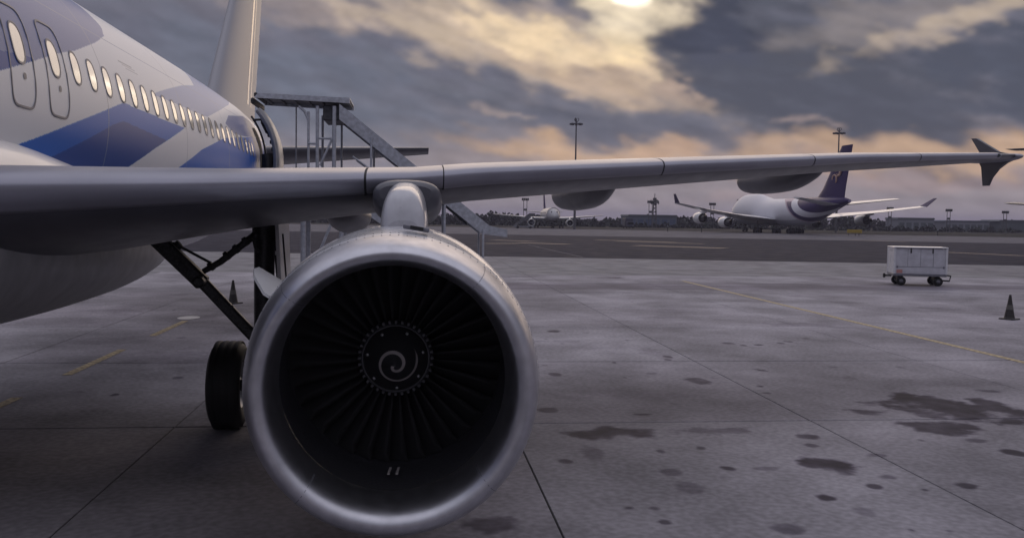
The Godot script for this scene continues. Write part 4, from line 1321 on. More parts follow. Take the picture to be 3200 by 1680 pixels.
func build_cart() -> void:
	var t := thing("baggage_cart", Vector3.ZERO, "white closed baggage cart on four small wheels standing on the apron", "baggage cart")
	var mb := MB.new()
	mb.box(Vector3(0, 0.5, 0), Vector3(2.3, 0.12, 1.4), Basis.IDENTITY, 0.02)
	part("deck", mb, M.frame, t)
	mb = MB.new()
	mb.box(Vector3(0, 0.70, 0.69), Vector3(2.16, 0.30, 0.03), Basis.IDENTITY, 0.008)
	mb.box(Vector3(0, 0.70, -0.69), Vector3(2.16, 0.30, 0.03), Basis.IDENTITY, 0.008)
	part("lower_panel", mb, M.cart, t)
	mb = MB.new()
	mb.box(Vector3(0, 1.29, 0.67), Vector3(2.16, 0.84, 0.03), Basis.IDENTITY, 0.008)
	mb.box(Vector3(0, 1.29, -0.67), Vector3(2.16, 0.84, 0.03), Basis.IDENTITY, 0.008)
	part("curtain", mb, M.cart, t)
	for s in [-1.0, 1.0]:
		mb = MB.new()
		mb.box(Vector3(1.12 * s, 1.15, 0), Vector3(0.05, 1.2, 1.42), Basis.IDENTITY, 0.012)
		for z in [-0.69, 0.69]:
			mb.box(Vector3(1.12 * s, 1.15, z), Vector3(0.09, 1.22, 0.07), Basis.IDENTITY, 0.012)
		part("end_panel", mb, M.cart_white, t)
		mb = MB.new()
		mb.box(Vector3(1.15 * s, 1.2, 0), Vector3(0.012, 0.35, 0.08))
		mb.box(Vector3(1.15 * s, 1.62, 0), Vector3(0.012, 0.1, 0.5))
		part("end_plate", mb, M.cart, t)
	mb = MB.new()
	mb.box(Vector3(0, 1.76, 0), Vector3(2.34, 0.05, 1.5), Basis.IDENTITY, 0.015)
	part("roof", mb, M.cart_white, t)
	for x in [-0.55, 0.0, 0.55]:
		mb = MB.new()
		mb.box(Vector3(x, 1.29, 0.688), Vector3(0.012, 0.82, 0.008))
		part("seam", mb, M.frame, t)
	mb = MB.new()
	mb.box(Vector3(-0.9, 0.66, 0.71), Vector3(0.26, 0.16, 0.008))
	part("sticker", mb, mat(Color(0.45, 0.22, 0.2), 0.6), t)
	for x in [-1.0, 1.0]:
		mb = MB.new()
		mb.box(Vector3(x, 0.86, 0.71), Vector3(0.07, 0.1, 0.03), Basis.IDENTITY, 0.01)
		part("latch", mb, M.frame, t)
	for x in [-0.42, 0.52]:
		mb = MB.new()
		mb.box(Vector3(x, 1.62, 0.70), Vector3(0.05, 0.24, 0.02))
		part("strap", mb, M.black, t)
	mb = MB.new()
	mb.box(Vector3(0, 0.865, 0.69), Vector3(2.16, 0.02, 0.02))
	part("rail", mb, M.frame, t)
	for q in [[-0.78, 0.52], [0.82, 0.52], [-0.78, -0.52], [0.82, -0.52]]:
		mb = MB.new()
		mb.lathe(Vector3(q[0], 0.21, q[1]), Vector3.BACK, [[-0.07, 0.05], [-0.07, 0.18], [-0.04, 0.21], [0.04, 0.21], [0.07, 0.18], [0.07, 0.05]], 20, true)
		var w := part("wheel", mb, M.rubber, t)
		mb = MB.new()
		mb.lathe(Vector3(q[0], 0.21, q[1]), Vector3.BACK, [[-0.075, 0.0], [-0.075, 0.09], [0.075, 0.09], [0.075, 0.0]], 14)
		part("hub", mb, M.frame, w)
	mb = MB.new()
	for q in [[-0.78], [0.82]]:
		mb = MB.new()
		mb.box(Vector3(q[0], 0.33, 0), Vector3(0.16, 0.2, 1.1), Basis.IDENTITY, 0.02)
		part("axle", mb, M.black, t)
	mb = MB.new()
	mb.tube([Vector3(0.82, 0.25, 0), Vector3(1.45, 0.22, 0), Vector3(1.5, 0.45, 0), Vector3(1.2, 0.5, 0)], 0.04, 8)
	part("drawbar", mb, M.black, t)
	mb = MB.new()
	mb.tube([Vector3(-1.1, 0.42, 0), Vector3(-1.4, 0.42, 0)], 0.04, 8)
	mb.box(Vector3(-1.42, 0.42, 0), Vector3(0.1, 0.2, 0.12), Basis.IDENTITY, 0.02)
	part("hitch", mb, M.black, t)
	t.position = Vector3(23.35, 0, -40.3)
	t.rotation.y = deg_to_rad(-17.0)


# ------------------------------------------------------------------ other aircraft
func jet_engine(parent: Node, x: float, y: float, d: float, r: float, len: float) -> void:
	var e := group_part("engine", parent)
	var c := Vector3(x, y, 0)
	var mb := MB.new()
	mb.lathe(c, Vector3.FORWARD, [[d + 0.35, r * 0.78], [d, r * 0.88], [d + 0.1, r * 0.95], [d + len * 0.25, r * 1.05], [d + len * 0.55, r], [d + len * 0.7, r * 0.82]], 28)
	part("cowl", mb, M.white, e)
	mb = MB.new()
	mb.lathe(c, Vector3.FORWARD, [[d + 0.35, r * 0.78], [d + 1.0, r * 0.8], [d + 1.05, 0.0]], 24)
	part("fan", mb, M.liner, e)
	mb = MB.new()
	mb.lathe(c, Vector3.FORWARD, [[d + len * 0.68, r * 0.75], [d + len * 0.69, 0.0]], 24)
	part("fan_nozzle", mb, M.liner, e)
	mb = MB.new()
	mb.lathe(c, Vector3.FORWARD, [[d + 0.45, 0.0], [d + 0.6, r * 0.15], [d + 1.0, r * 0.3]], 20)
	part("spinner", mb, M.pale, e)
	mb = MB.new()
	mb.lathe(c, Vector3.FORWARD, [[d + len * 0.6, r * 0.6], [d + len * 0.85, r * 0.5], [d + len, r * 0.32]], 24)
	part("nozzle", mb, M.gearmetal, e)
	mb = pod([[d + len * 0.12, x, y + r * 0.8, 0.1, 0.1], [d + len * 0.35, x, y + r * 1.05, 0.2, 0.45], [d + len * 0.8, x, y + r * 1.05, 0.2, 0.5], [d + len * 1.25, x, y + r * 1.2, 0.1, 0.3]], 14)
	part("pylon", mb, M.white, e)

func fin_mesh(tb: Array, y0: float) -> MB:
	var rows := []
	var top: float = tb[-1][0]
	for k in 11:
		var h: float = top * k / 10.0
		var d0 := table(tb, h, 1)
		var d1 := table(tb, h, 2)
		var row := PackedVector3Array()
		for j in 28:
			var a := TAU * j / 28
			var x := 0.5 - 0.5 * cos(a)
			row.append(Vector3(foil(x, 0.1) * (d1 - d0) * (1.0 if sin(a) >= 0.0 else -1.0), y0 + h, -lerp(d0, d1, x)))
		rows.append(row)
	var mb := MB.new()
	mb.grid(rows, true, true)
	return mb

func bogie(parent: Node, x: float, d: float, r: float, rows: int, y_top: float, half: float) -> void:
	var g := group_part("landing_gear", parent)
	var mb := MB.new()
	mb.tube([Vector3(x, y_top, -d), Vector3(x, r, -d)], r * 0.22, 10)
	mb.beam(Vector3(x, r, -d + r * 1.2 * (rows - 1)), Vector3(x, r, -d - r * 1.2 * (rows - 1) - 0.05), 0.2, 0.25)
	part("leg", mb, M.gearmetal, g)
	for k in rows:
		for s in [-1.0, 1.0]:
			mb = MB.new()
			var z := (k - (rows - 1) * 0.5) * r * 2.35
			mb.lathe(Vector3(x + s * half, r, -d + z), Vector3.RIGHT, [[-r * 0.36, r * 0.3], [-r * 0.34, r * 0.86], [-r * 0.2, r], [r * 0.2, r], [r * 0.34, r * 0.86], [r * 0.36, r * 0.3]], 20, true)
			part("wheel", mb, M.rubber, g)

func build_jumbo() -> void:
	var t := thing("jumbo_jet", Vector3.ZERO, "distant four-engine jumbo jet, white with purple tail, beyond the wing", "airplane")
	# d, bottom, top, half width, hump
	var sec := smooth_list([[0.0,4.75,4.85,0.05,0.0],[0.7,3.9,5.9,1.0,0.0],[2.2,3.1,7.3,1.95,0.1],[4.2,2.5,8.9,2.65,0.25],[7.0,2.15,9.95,3.1,0.33],[11.0,2.05,10.2,3.25,0.35],[18.0,2.05,10.2,3.25,0.35],[22.5,2.05,9.5,3.25,0.2],[27.0,2.05,8.75,3.25,0.04],[34.0,2.05,8.6,3.25,0.0],[45.0,2.1,8.6,3.25,0.0],[51.0,2.7,8.6,3.1,0.0],[57.0,4.1,8.6,2.55,0.0],[62.5,5.6,8.5,1.8,0.0],[67.0,6.7,8.25,0.9,0.0],[69.0,7.1,7.8,0.35,0.0]], 3)
	var rows := []
	var us := []
	for q in sec:
		var row := PackedVector3Array()
		var yc: float = min(5.3, (q[1] + q[2]) / 2) if q[0] < 45 else (q[1] + q[2]) / 2 - 0.1 * clamp((57.0 - q[0]) / 12.0, 0.0, 1.0)
		for j in 48:
			var a := TAU * j / 48 - PI / 2
			var s := sin(a)
			var w: float = q[3] * (1.0 - q[4] * max(s, 0.0) * max(s, 0.0))
			row.append(Vector3(cos(a) * w, yc + s * ((q[2] - yc) if s > 0 else (yc - q[1])), -q[0]))
		rows.append(row)
		us.append(q[0] / 69.0)
	var mb := MB.new()
	mb.grid(rows, true, true, us)
	var img := Image.create(1024, 512, false, Image.FORMAT_RGB8)
	img.fill(lin(0.66, 0.66, 0.72))
	var purple := lin(0.03, 0.017, 0.085)
	var pink := lin(0.42, 0.33, 0.40)
	for y in 512:
		var th := y / 512.0 * 360.0 - 90.0
		if th > 90.0:
			th = 180.0 - th
		var e := (70.0 - th) / 110.0
		var a := 38.0 + 11.5 * pow(clamp(e, 0.0, 1.4), 0.85)
		var b := 43.5 + 9.0 * pow(clamp(e, 0.0, 1.4), 1.6)
		var c := 46.5 + 11.0 * pow(clamp(e, 0.0, 1.4), 1.5)
		for q in [[a - 0.8, a, pink], [a, b, purple if th < 48.0 else pink], [c, 69.2, purple]]:
			var x0 := int(q[0] / 69.0 * 1024)
			var x1 := int(q[1] / 69.0 * 1024)
			if x1 > x0:
				img.fill_rect(Rect2i(x0, y, x1 - x0, 1), q[2])
		# belly paint
		if th < -38.0:
			img.fill_rect(Rect2i(60, y, int(a / 69.0 * 1024) - 75, 1), lin(0.4, 0.41, 0.46))
	var paint := mat(Color(1, 1, 1), 0.4)
	paint.metallic_specular = 0.3
	paint.albedo_texture = ImageTexture.create_from_image(img)
	part("fuselage", mb, paint, t, "white fuselage turning purple towards the tail")
	for k in 34:
		var wd := 8.0 + 1.02 * k
		if k in [7, 8, 19, 20]:
			continue
		mb = MB.new()
		mb.box(Vector3(-3.235, 5.95, -wd), Vector3(0.06, 0.4, 0.3), Basis.IDENTITY, 0.02)
		part("window", mb, M.glass, t)
	mb = MB.new()
	for s in [-1.0, 1.0]:
		mb.box(Vector3(s * 1.25, 8.85, -4.55), Vector3(0.08, 0.5, 0.9), Basis(Vector3.UP, -0.5 * s) * Basis(Vector3(0, 0, 1), s * 0.35), 0.05)
	part("cockpit_window", mb, M.glass, t)
	var tb := [[2.5,19.5,3.7,35.8,3.4,0.12],[12.0,27.5,4.5,38.3,4.3,0.1],[22.0,35.6,5.7,42.5,5.6,0.09],[30.5,42.5,7.0,46.6,6.95,0.085]]
	for side in [1.0, -1.0]:
		var w := group_part("wing", t)
		part("wing_skin", wing_body(tb, 0.0, side, 4, 14), M.white, w)
		mb = MB.new()
		var x: float = side * 30.4
		mb.slab([Vector3(x, 6.95, -43.2), Vector3(x, 6.95, -46.6), Vector3(x + side * 1.5, 9.0, -48.3), Vector3(x + side * 1.5, 9.0, -47.0)], Vector3(side * 0.12, -0.05, 0))
		part("winglet", mb, M.purple, w)
	for s in [-1.0, 1.0]:
		jet_engine(t, s * 11.8, 2.55, 23.0, 1.4, 6.0)
		jet_engine(t, s * 21.2, 3.55, 31.5, 1.4, 6.0)
	var sb := [[0.6,57.8,6.9,66.0,6.8,0.1],[11.0,65.5,8.1,69.5,8.05,0.09]]
	for side in [1.0, -1.0]:
		part("tailplane", wing_body(sb, 0.0, side, 5, 12), M.white, t)
	var fin := part("tail_fin", fin_mesh([[0.0, 53.0, 66.6, 0.1], [2.0, 56.0, 67.0, 0.1], [11.2, 64.6, 69.6, 0.1]], 8.2), M.purple, t, "purple tail fin with gold scroll emblem")
	for q in [[63.6, 14.2, 1.9, 300.0], [64.3, 13.9, 1.25, 330.0], [62.6, 12.2, 1.2, 240.0], [65.2, 16.2, 1.1, 260.0]]:
		mb = MB.new()
		for sd in [-1.0, 1.0]:
			var arc := []
			for k in 17:
				var a: float = deg_to_rad(q[3] * k / 16.0)
				var rr: float = q[2] * (1.0 - 0.35 * k / 16.0)
				arc.append(Vector3(sd * 0.47, q[1] + sin(a) * rr, -q[0] + cos(a) * rr))
			mb.tube(arc, [0.1, 0.14, 0.17, 0.2, 0.2, 0.2, 0.2, 0.2, 0.2, 0.2, 0.2, 0.2, 0.2, 0.18, 0.15, 0.12, 0.08], 6)
		part("emblem_scroll", mb, M.gold, fin)
	bogie(t, 0.0, 7.8, 0.62, 1, 2.6, 0.45)
	for s in [-1.0, 1.0]:
		bogie(t, s * 5.5, 31.3, 0.62, 2, 3.4, 0.55)
		bogie(t, s * 1.9, 34.6, 0.62, 2, 2.6, 0.55)
	t.rotation.y = PI
	t.position = Vector3(92.0, 0, -254.6)

func build_far_airliner() -> void:
	var t := thing("airliner", Vector3.ZERO, "small distant white airliner facing the camera, framed under the wing", "airplane")
	var sec := smooth_list([[0.0,3.4,0.05,0.05],[0.15,3.42,0.4,0.4],[0.8,3.5,0.95,0.92],[2.2,3.7,1.5,1.52],[4.5,3.95,1.93,2.0],[6.0,4.0,1.975,2.07],[24.0,4.0,1.975,2.07],[30.0,4.3,1.6,1.6],[35.0,4.8,0.8,0.9],[37.5,5.1,0.3,0.35]], 3)
	var rows := []
	for q in sec:
		rows.append(ring_at(q[0], 1.0, 0.0, q[1], q[2], q[3], 36))
	var mb := MB.new()
	mb.grid(rows, true, true)
	part("fuselage", mb, M.belly, t)
	mb = MB.new()
	for s in [-1.0, 1.0]:
		mb.box(Vector3(s * 0.55, 4.75, -1.75), Vector3(0.95, 0.5, 0.1), Basis(Vector3.UP, -0.55 * s) * Basis(Vector3.RIGHT, -0.7), 0.04)
	part("cockpit_window", mb, M.glass, t)
	for k in 24:
		for s in [-1.0, 1.0]:
			mb = MB.new()
			mb.box(Vector3(s * 1.92, 4.46, -7.0 - 0.7 * k), Vector3(0.05, 0.34, 0.23), Basis.IDENTITY, 0.01)
			part("window", mb, M.glass, t)
	var tb := [[1.6,11.3,3.0,18.8,2.6,0.13],[6.4,13.9,3.25,19.2,3.1,0.12],[17.0,19.6,4.1,21.3,4.05,0.1]]
	for side in [1.0, -1.0]:
		part("wing", wing_body(tb, 0.0, side, 4, 12), M.white, t)
		part("tailplane", wing_body([[0.4,32.5,4.9,36.3,4.85,0.1],[6.2,35.3,5.3,37.2,5.28,0.09]], 0.0, side, 4, 10), M.white, t)
		jet_engine(t, side * 5.75, 1.65, 11.0, 1.12, 4.4)
		bogie(t, side * 3.8, 17.7, 0.58, 1, 2.8, 0.46)
	bogie(t, 0.0, 5.1, 0.4, 1, 2.4, 0.27)
	part("tail_fin", fin_mesh([[0.0, 30.4, 36.8, 0.1], [6.0, 35.0, 38.3, 0.1]], 5.7), M.purple, t)
	t.rotation.y = deg_to_rad(-3.0)
	t.position = Vector3(40.0, 0, -258.0)
	# its own boarding stairs
	t = thing("boarding_stairs", Vector3.ZERO, "small dark boarding stairs beside the distant airliner under the wing", "boarding stairs")
	mb = MB.new()
	mb.slab([Vector3(-3.2, 0.5, 0.7), Vector3(-3.0, 0.9, 0.7), Vector3(1.6, 4.3, 0.7), Vector3(3.0, 4.3, 0.7), Vector3(3.0, 3.4, 0.7), Vector3(1.9, 3.3, 0.7)], Vector3(0, 0, -0.06))
	mb.slab([Vector3(-3.2, 0.5, -0.7), Vector3(-3.0, 0.9, -0.7), Vector3(1.6, 4.3, -0.7), Vector3(3.0, 4.3, -0.7), Vector3(3.0, 3.4, -0.7), Vector3(1.9, 3.3, -0.7)], Vector3(0, 0, 0.06))
	part("side_wall", mb, M.stairs_dark, t)
	for k in 14:
		var s := MB.new()
		s.box(Vector3(-3.0 + 0.36 * k, 0.5 + 0.21 * k, 0), Vector3(0.38, 0.06, 1.3))
		part("step", s, M.stairs, t)
	mb = MB.new()
	mb.box(Vector3(0, 0.55, 0), Vector3(5.6, 0.3, 1.5), Basis.IDENTITY, 0.05)
	for x in [1.2, 2.6]:
		mb.tube([Vector3(x, 0.6, 0.5), Vector3(x, 3.3, 0.5)], 0.07, 8)
		mb.tube([Vector3(x, 0.6, -0.5), Vector3(x, 3.3, -0.5)], 0.07, 8)
	part("chassis", mb, M.pale, t)
	for q in [[-1.8, 0.65], [1.8, 0.65], [-1.8, -0.65], [1.8, -0.65]]:
		mb = MB.new()
		mb.lathe(Vector3(q[0], 0.38, q[1]), Vector3.BACK, [[-0.12, 0.1], [-0.12, 0.38], [0.12, 0.38], [0.12, 0.1]], 16, true)
		part("wheel", mb, M.rubber, t)
	t.position = Vector3(30.8, 0, -255.0)

func build_turboprop() -> void:
	var t := thing("turboprop_airliner", Vector3.ZERO, "twin turboprop airliner at the right edge, only tailplane and wing tips in view", "airplane")
	var sec := smooth_list([[0.0,1.9,0.05,0.05],[0.4,1.95,0.45,0.5],[2.0,2.15,1.1,1.1],[4.0,2.3,1.38,1.4],[18.0,2.3,1.38,1.4],[22.5,2.8,0.9,1.0],[26.5,3.3,0.25,0.4]], 3)
	var rows := []
	for q in sec:
		rows.append(ring_at(q[0], 1.0, 0.0, q[1], q[2], q[3], 28))
	var mb := MB.new()
	mb.grid(rows, true, true)
	part("fuselage", mb, M.white, t)
	for k in 18:
		mb = MB.new()
		mb.box(Vector3(1.34, 2.65, -5.0 - 0.75 * k), Vector3(0.05, 0.36, 0.26), Basis.IDENTITY, 0.01)
		part("window", mb, M.glass, t)
	for side in [1.0, -1.0]:
		part("wing", wing_body([[0.4,10.3,4.1,12.9,4.05,0.16],[5.0,10.3,4.15,12.9,4.1,0.16],[13.5,10.9,4.62,12.5,4.58,0.12]], 0.0, side, 3, 12), M.wing, t)
		part("tailplane", wing_body([[0.1,24.2,7.55,26.6,7.5,0.1],[3.65,24.9,7.62,26.5,7.58,0.09]], 0.0, side, 3, 10), M.wing, t)
		var e := group_part("engine", t)
		part("nacelle", pod(smooth_list([[8.2,side * 4.05,3.6,0.3,0.3],[8.8,side * 4.05,3.6,0.48,0.55],[11.0,side * 4.05,3.65,0.5,0.6],[13.5,side * 4.05,3.8,0.15,0.2]], 3), 18), M.white, e)
		for k in 6:
			mb = MB.new()
			var a := TAU * k / 6 + 0.3
			var u := Vector3(cos(a), sin(a), 0)
			mb.beam(Vector3(side * 4.05, 3.6, -8.05) + u * 0.15, Vector3(side * 4.05, 3.6, -8.05) + u * 1.95, 0.24, 0.04, Vector3(0, 0, 1), 0.015)
			part("propeller_blade", mb, M.black, e)
		mb = MB.new()
		mb.lathe(Vector3(side * 4.05, 3.6, 0), Vector3.FORWARD, [[7.6, 0.0], [7.8, 0.2], [8.2, 0.3]], 16)
		part("spinner", mb, M.pale, e)
		bogie(t, side * 2.0, 12.4, 0.42, 1, 1.6, 0.3)
	bogie(t, 0.0, 1.9, 0.3, 1, 1.4, 0.2)
	part("tail_fin", fin_mesh([[0.0, 20.5, 25.8, 0.1], [1.0, 22.2, 26.0, 0.1], [4.3, 24.2, 26.6, 0.1]], 3.3), M.white, t)
	# nose to the right and a little away: the tailplane tip and the port wing tip reach into view
	t.rotation.y = deg_to_rad(110.3)
	t.position = Vector3.ZERO
	var tip := t.basis * Vector3(3.65, 7.6, -25.7)
	t.position = Vector3(37.4, 0, -54.0) - Vector3(tip.x, 0, tip.z)


# ------------------------------------------------------------------ the far side of the field
func build_masts() -> void:
	var at := [Vector3(44.3, 0, -250.0), Vector3(125.8, 0, -262.0)]
	var tops := [30.4, 30.9]
	var labels := ["tall high-mast floodlight rising above the middle of the wing", "tall high-mast floodlight rising behind the jumbo jet's purple tail"]
	for k in 2:
		var t := thing("floodlight_mast", at[k], labels[k], "light mast", "high-mast floodlights")
		var p: Vector3 = at[k]
		var mb := MB.new()
		mb.tube([p, p + Vector3(0, tops[k] * 0.5, 0), p + Vector3(0, tops[k], 0)], [0.36, 0.26, 0.16], 12)
		part("pole", mb, M.mast, t)
		mb = MB.new()
		mb.lathe(p + Vector3(0, tops[k] - 1.4, 0), Vector3.UP, [[-0.1, 0.3], [-0.1, 0.75], [0.1, 0.75], [0.1, 0.3]], 18)
		part("lamp_ring", mb, M.mast, t)
		for j in 8:
			var a := TAU * j / 8 + 0.2
			mb = MB.new()
			var u := Vector3(cos(a), 0, sin(a))
			mb.beam(p + Vector3(0, tops[k] - 1.4, 0) + u * 0.5, p + Vector3(0, tops[k] - 1.3, 0) + u * 1.25, 0.1, 0.1)
			mb.box(p + Vector3(0, tops[k] - 1.5, 0) + u * 1.45, Vector3(0.75, 0.42, 0.7), Basis(Vector3.UP, -a), 0.04)
			part("floodlight", mb, M.mast, t)
		mb = MB.new()
		for j in 3:
			var a := TAU * j / 3
			mb.tube([p + Vector3(0, tops[k] - 1.0, 0) + Vector3(cos(a), 0, sin(a)) * 0.1, p + Vector3(0, tops[k] - 0.3, 0) + Vector3(cos(a), 0, sin(a)) * 0.75, p + Vector3(0, tops[k] + 0.2, 0) + Vector3(cos(a), 0, sin(a)) * 0.4], 0.12, 6)
		part("mast_head", mb, M.mast, t)
	# low twin-leg floodlight frames along the far edge
	var low := [[36.6, -300.0, 9.2, "beside the far airliner under the wing"], [78.9, -300.0, 9.0, "beside the lattice antenna mast"], [100.2, -300.0, 8.6, "above the jumbo jet's outer left engine"], [157.9, -290.0, 7.9, "behind the jumbo jet's right wing"], [178.7, -290.0, 7.6, "by the jumbo jet's right winglet tip"], [192.1, -280.0, 7.1, "rightmost, near the edge of the picture"]]
	for q in low:
		var t := thing("floodlight_gantry", Vector3(q[0], 0, q[1]), "low two-legged floodlight gantry " + q[3], "light gantry", "floodlight gantries along the far edge")
		var p := Vector3(q[0], 0, q[1])
		for s in [-1.0, 1.0]:
			var mb := MB.new()
			mb.tube([p + Vector3(s * 0.55, 0, 0), p + Vector3(s * 0.55, q[2] - 0.4, 0)], 0.1, 8)
			part("leg", mb, M.mast, t)
		for k in 4:
			var mb := MB.new()
			mb.box(p + Vector3(-0.9 + 0.6 * k, q[2], 0.1), Vector3(0.5, 0.7, 0.5), Basis(Vector3.RIGHT, 0.35), 0.06)
			part("lamp", mb, M.mast, t)
		var mb := MB.new()
		mb.box(p + Vector3(0, q[2] - 0.45, 0), Vector3(2.4, 0.14, 0.2))
		mb.box(p + Vector3(0, q[2] * 0.62, 0), Vector3(1.2, 0.7, 0.3), Basis.IDENTITY, 0.05)
		part("crossbar", mb, M.mast, t)
	# lattice mast with aerials
	var t := thing("antenna_mast", Vector3(88.3, 0, -330.0), "dark antenna mast with clustered aerials behind the low floodlight gantry", "antenna mast")
	var p := Vector3(88.3, 0, -330.0)
	for s in [[-1, -1], [1, -1], [1, 1], [-1, 1]]:
		var mb := MB.new()
		mb.tube([p + Vector3(s[0] * 0.8, 0, s[1] * 0.8), p + Vector3(s[0] * 0.35, 10.5, s[1] * 0.35)], 0.12, 6)
		part("leg", mb, M.mast, t)
	for k in 7:
		var mb := MB.new()
		var y := 1.5 + k * 1.3
		mb.beam(p + Vector3(-0.7, y, 0.5), p + Vector3(0.7, y + 1.0, 0.5), 0.12, 0.12)
		mb.box(p + Vector3(0.3 * (1 if k % 2 else -1), y + 0.5, 0.2), Vector3(0.8, 0.5, 0.6), Basis.IDENTITY, 0.1)
		part("brace", mb, M.mast, t)
	for k in 5:
		var mb := MB.new()
		var a := TAU * k / 5
		mb.lathe(p + Vector3(cos(a) * 1.2, 9.3 + 0.3 * (k % 2), sin(a) * 1.2), Vector3(cos(a), 0.1, sin(a)), [[0.0, 0.2], [0.25, 0.75], [0.3, 0.75], [0.2, 0.1]], 12)
		part("dish", mb, M.mast, t)
	var mb := MB.new()
	mb.box(p + Vector3(0, 10.4, 0), Vector3(1.2, 1.4, 1.2), Basis.IDENTITY, 0.2)
	mb.tube([p + Vector3(0, 11, 0), p + Vector3(0, 12.6, 0)], 0.14, 6)
	part("mast_head", mb, M.mast, t)

func building(called: String, label: String, c: Vector3, size: Vector3, wall: Material, roof: Material, bays: int, opening: Material) -> void:
	var t := thing(called, c, label, "building")
	var mb := MB.new()
	mb.box(c + Vector3(0, size.y * 0.5, 0), size, Basis.IDENTITY, 0.05)
	part("wall", mb, wall, t)
	mb = MB.new()
	mb.slab([c + Vector3(-size.x * 0.52, size.y, size.z * 0.52), c + Vector3(size.x * 0.52, size.y, size.z * 0.52), c + Vector3(size.x * 0.5, size.y + size.y * 0.14, 0) + Vector3(0, 0, size.z * 0.52), c + Vector3(-size.x * 0.5, size.y + size.y * 0.14, 0) + Vector3(0, 0, size.z * 0.52)], Vector3(0, 0, -size.z * 1.04))
	part("roof", mb, roof, t)
	for k in bays:
		mb = MB.new()
		var w := size.x / bays
		mb.box(c + Vector3(-size.x * 0.5 + w * (k + 0.5), size.y * 0.42, size.z * 0.5 + 0.02), Vector3(w * 0.7, size.y * 0.6, 0.12), Basis.IDENTITY, 0.02)
		part("bay_door", mb, opening, t)

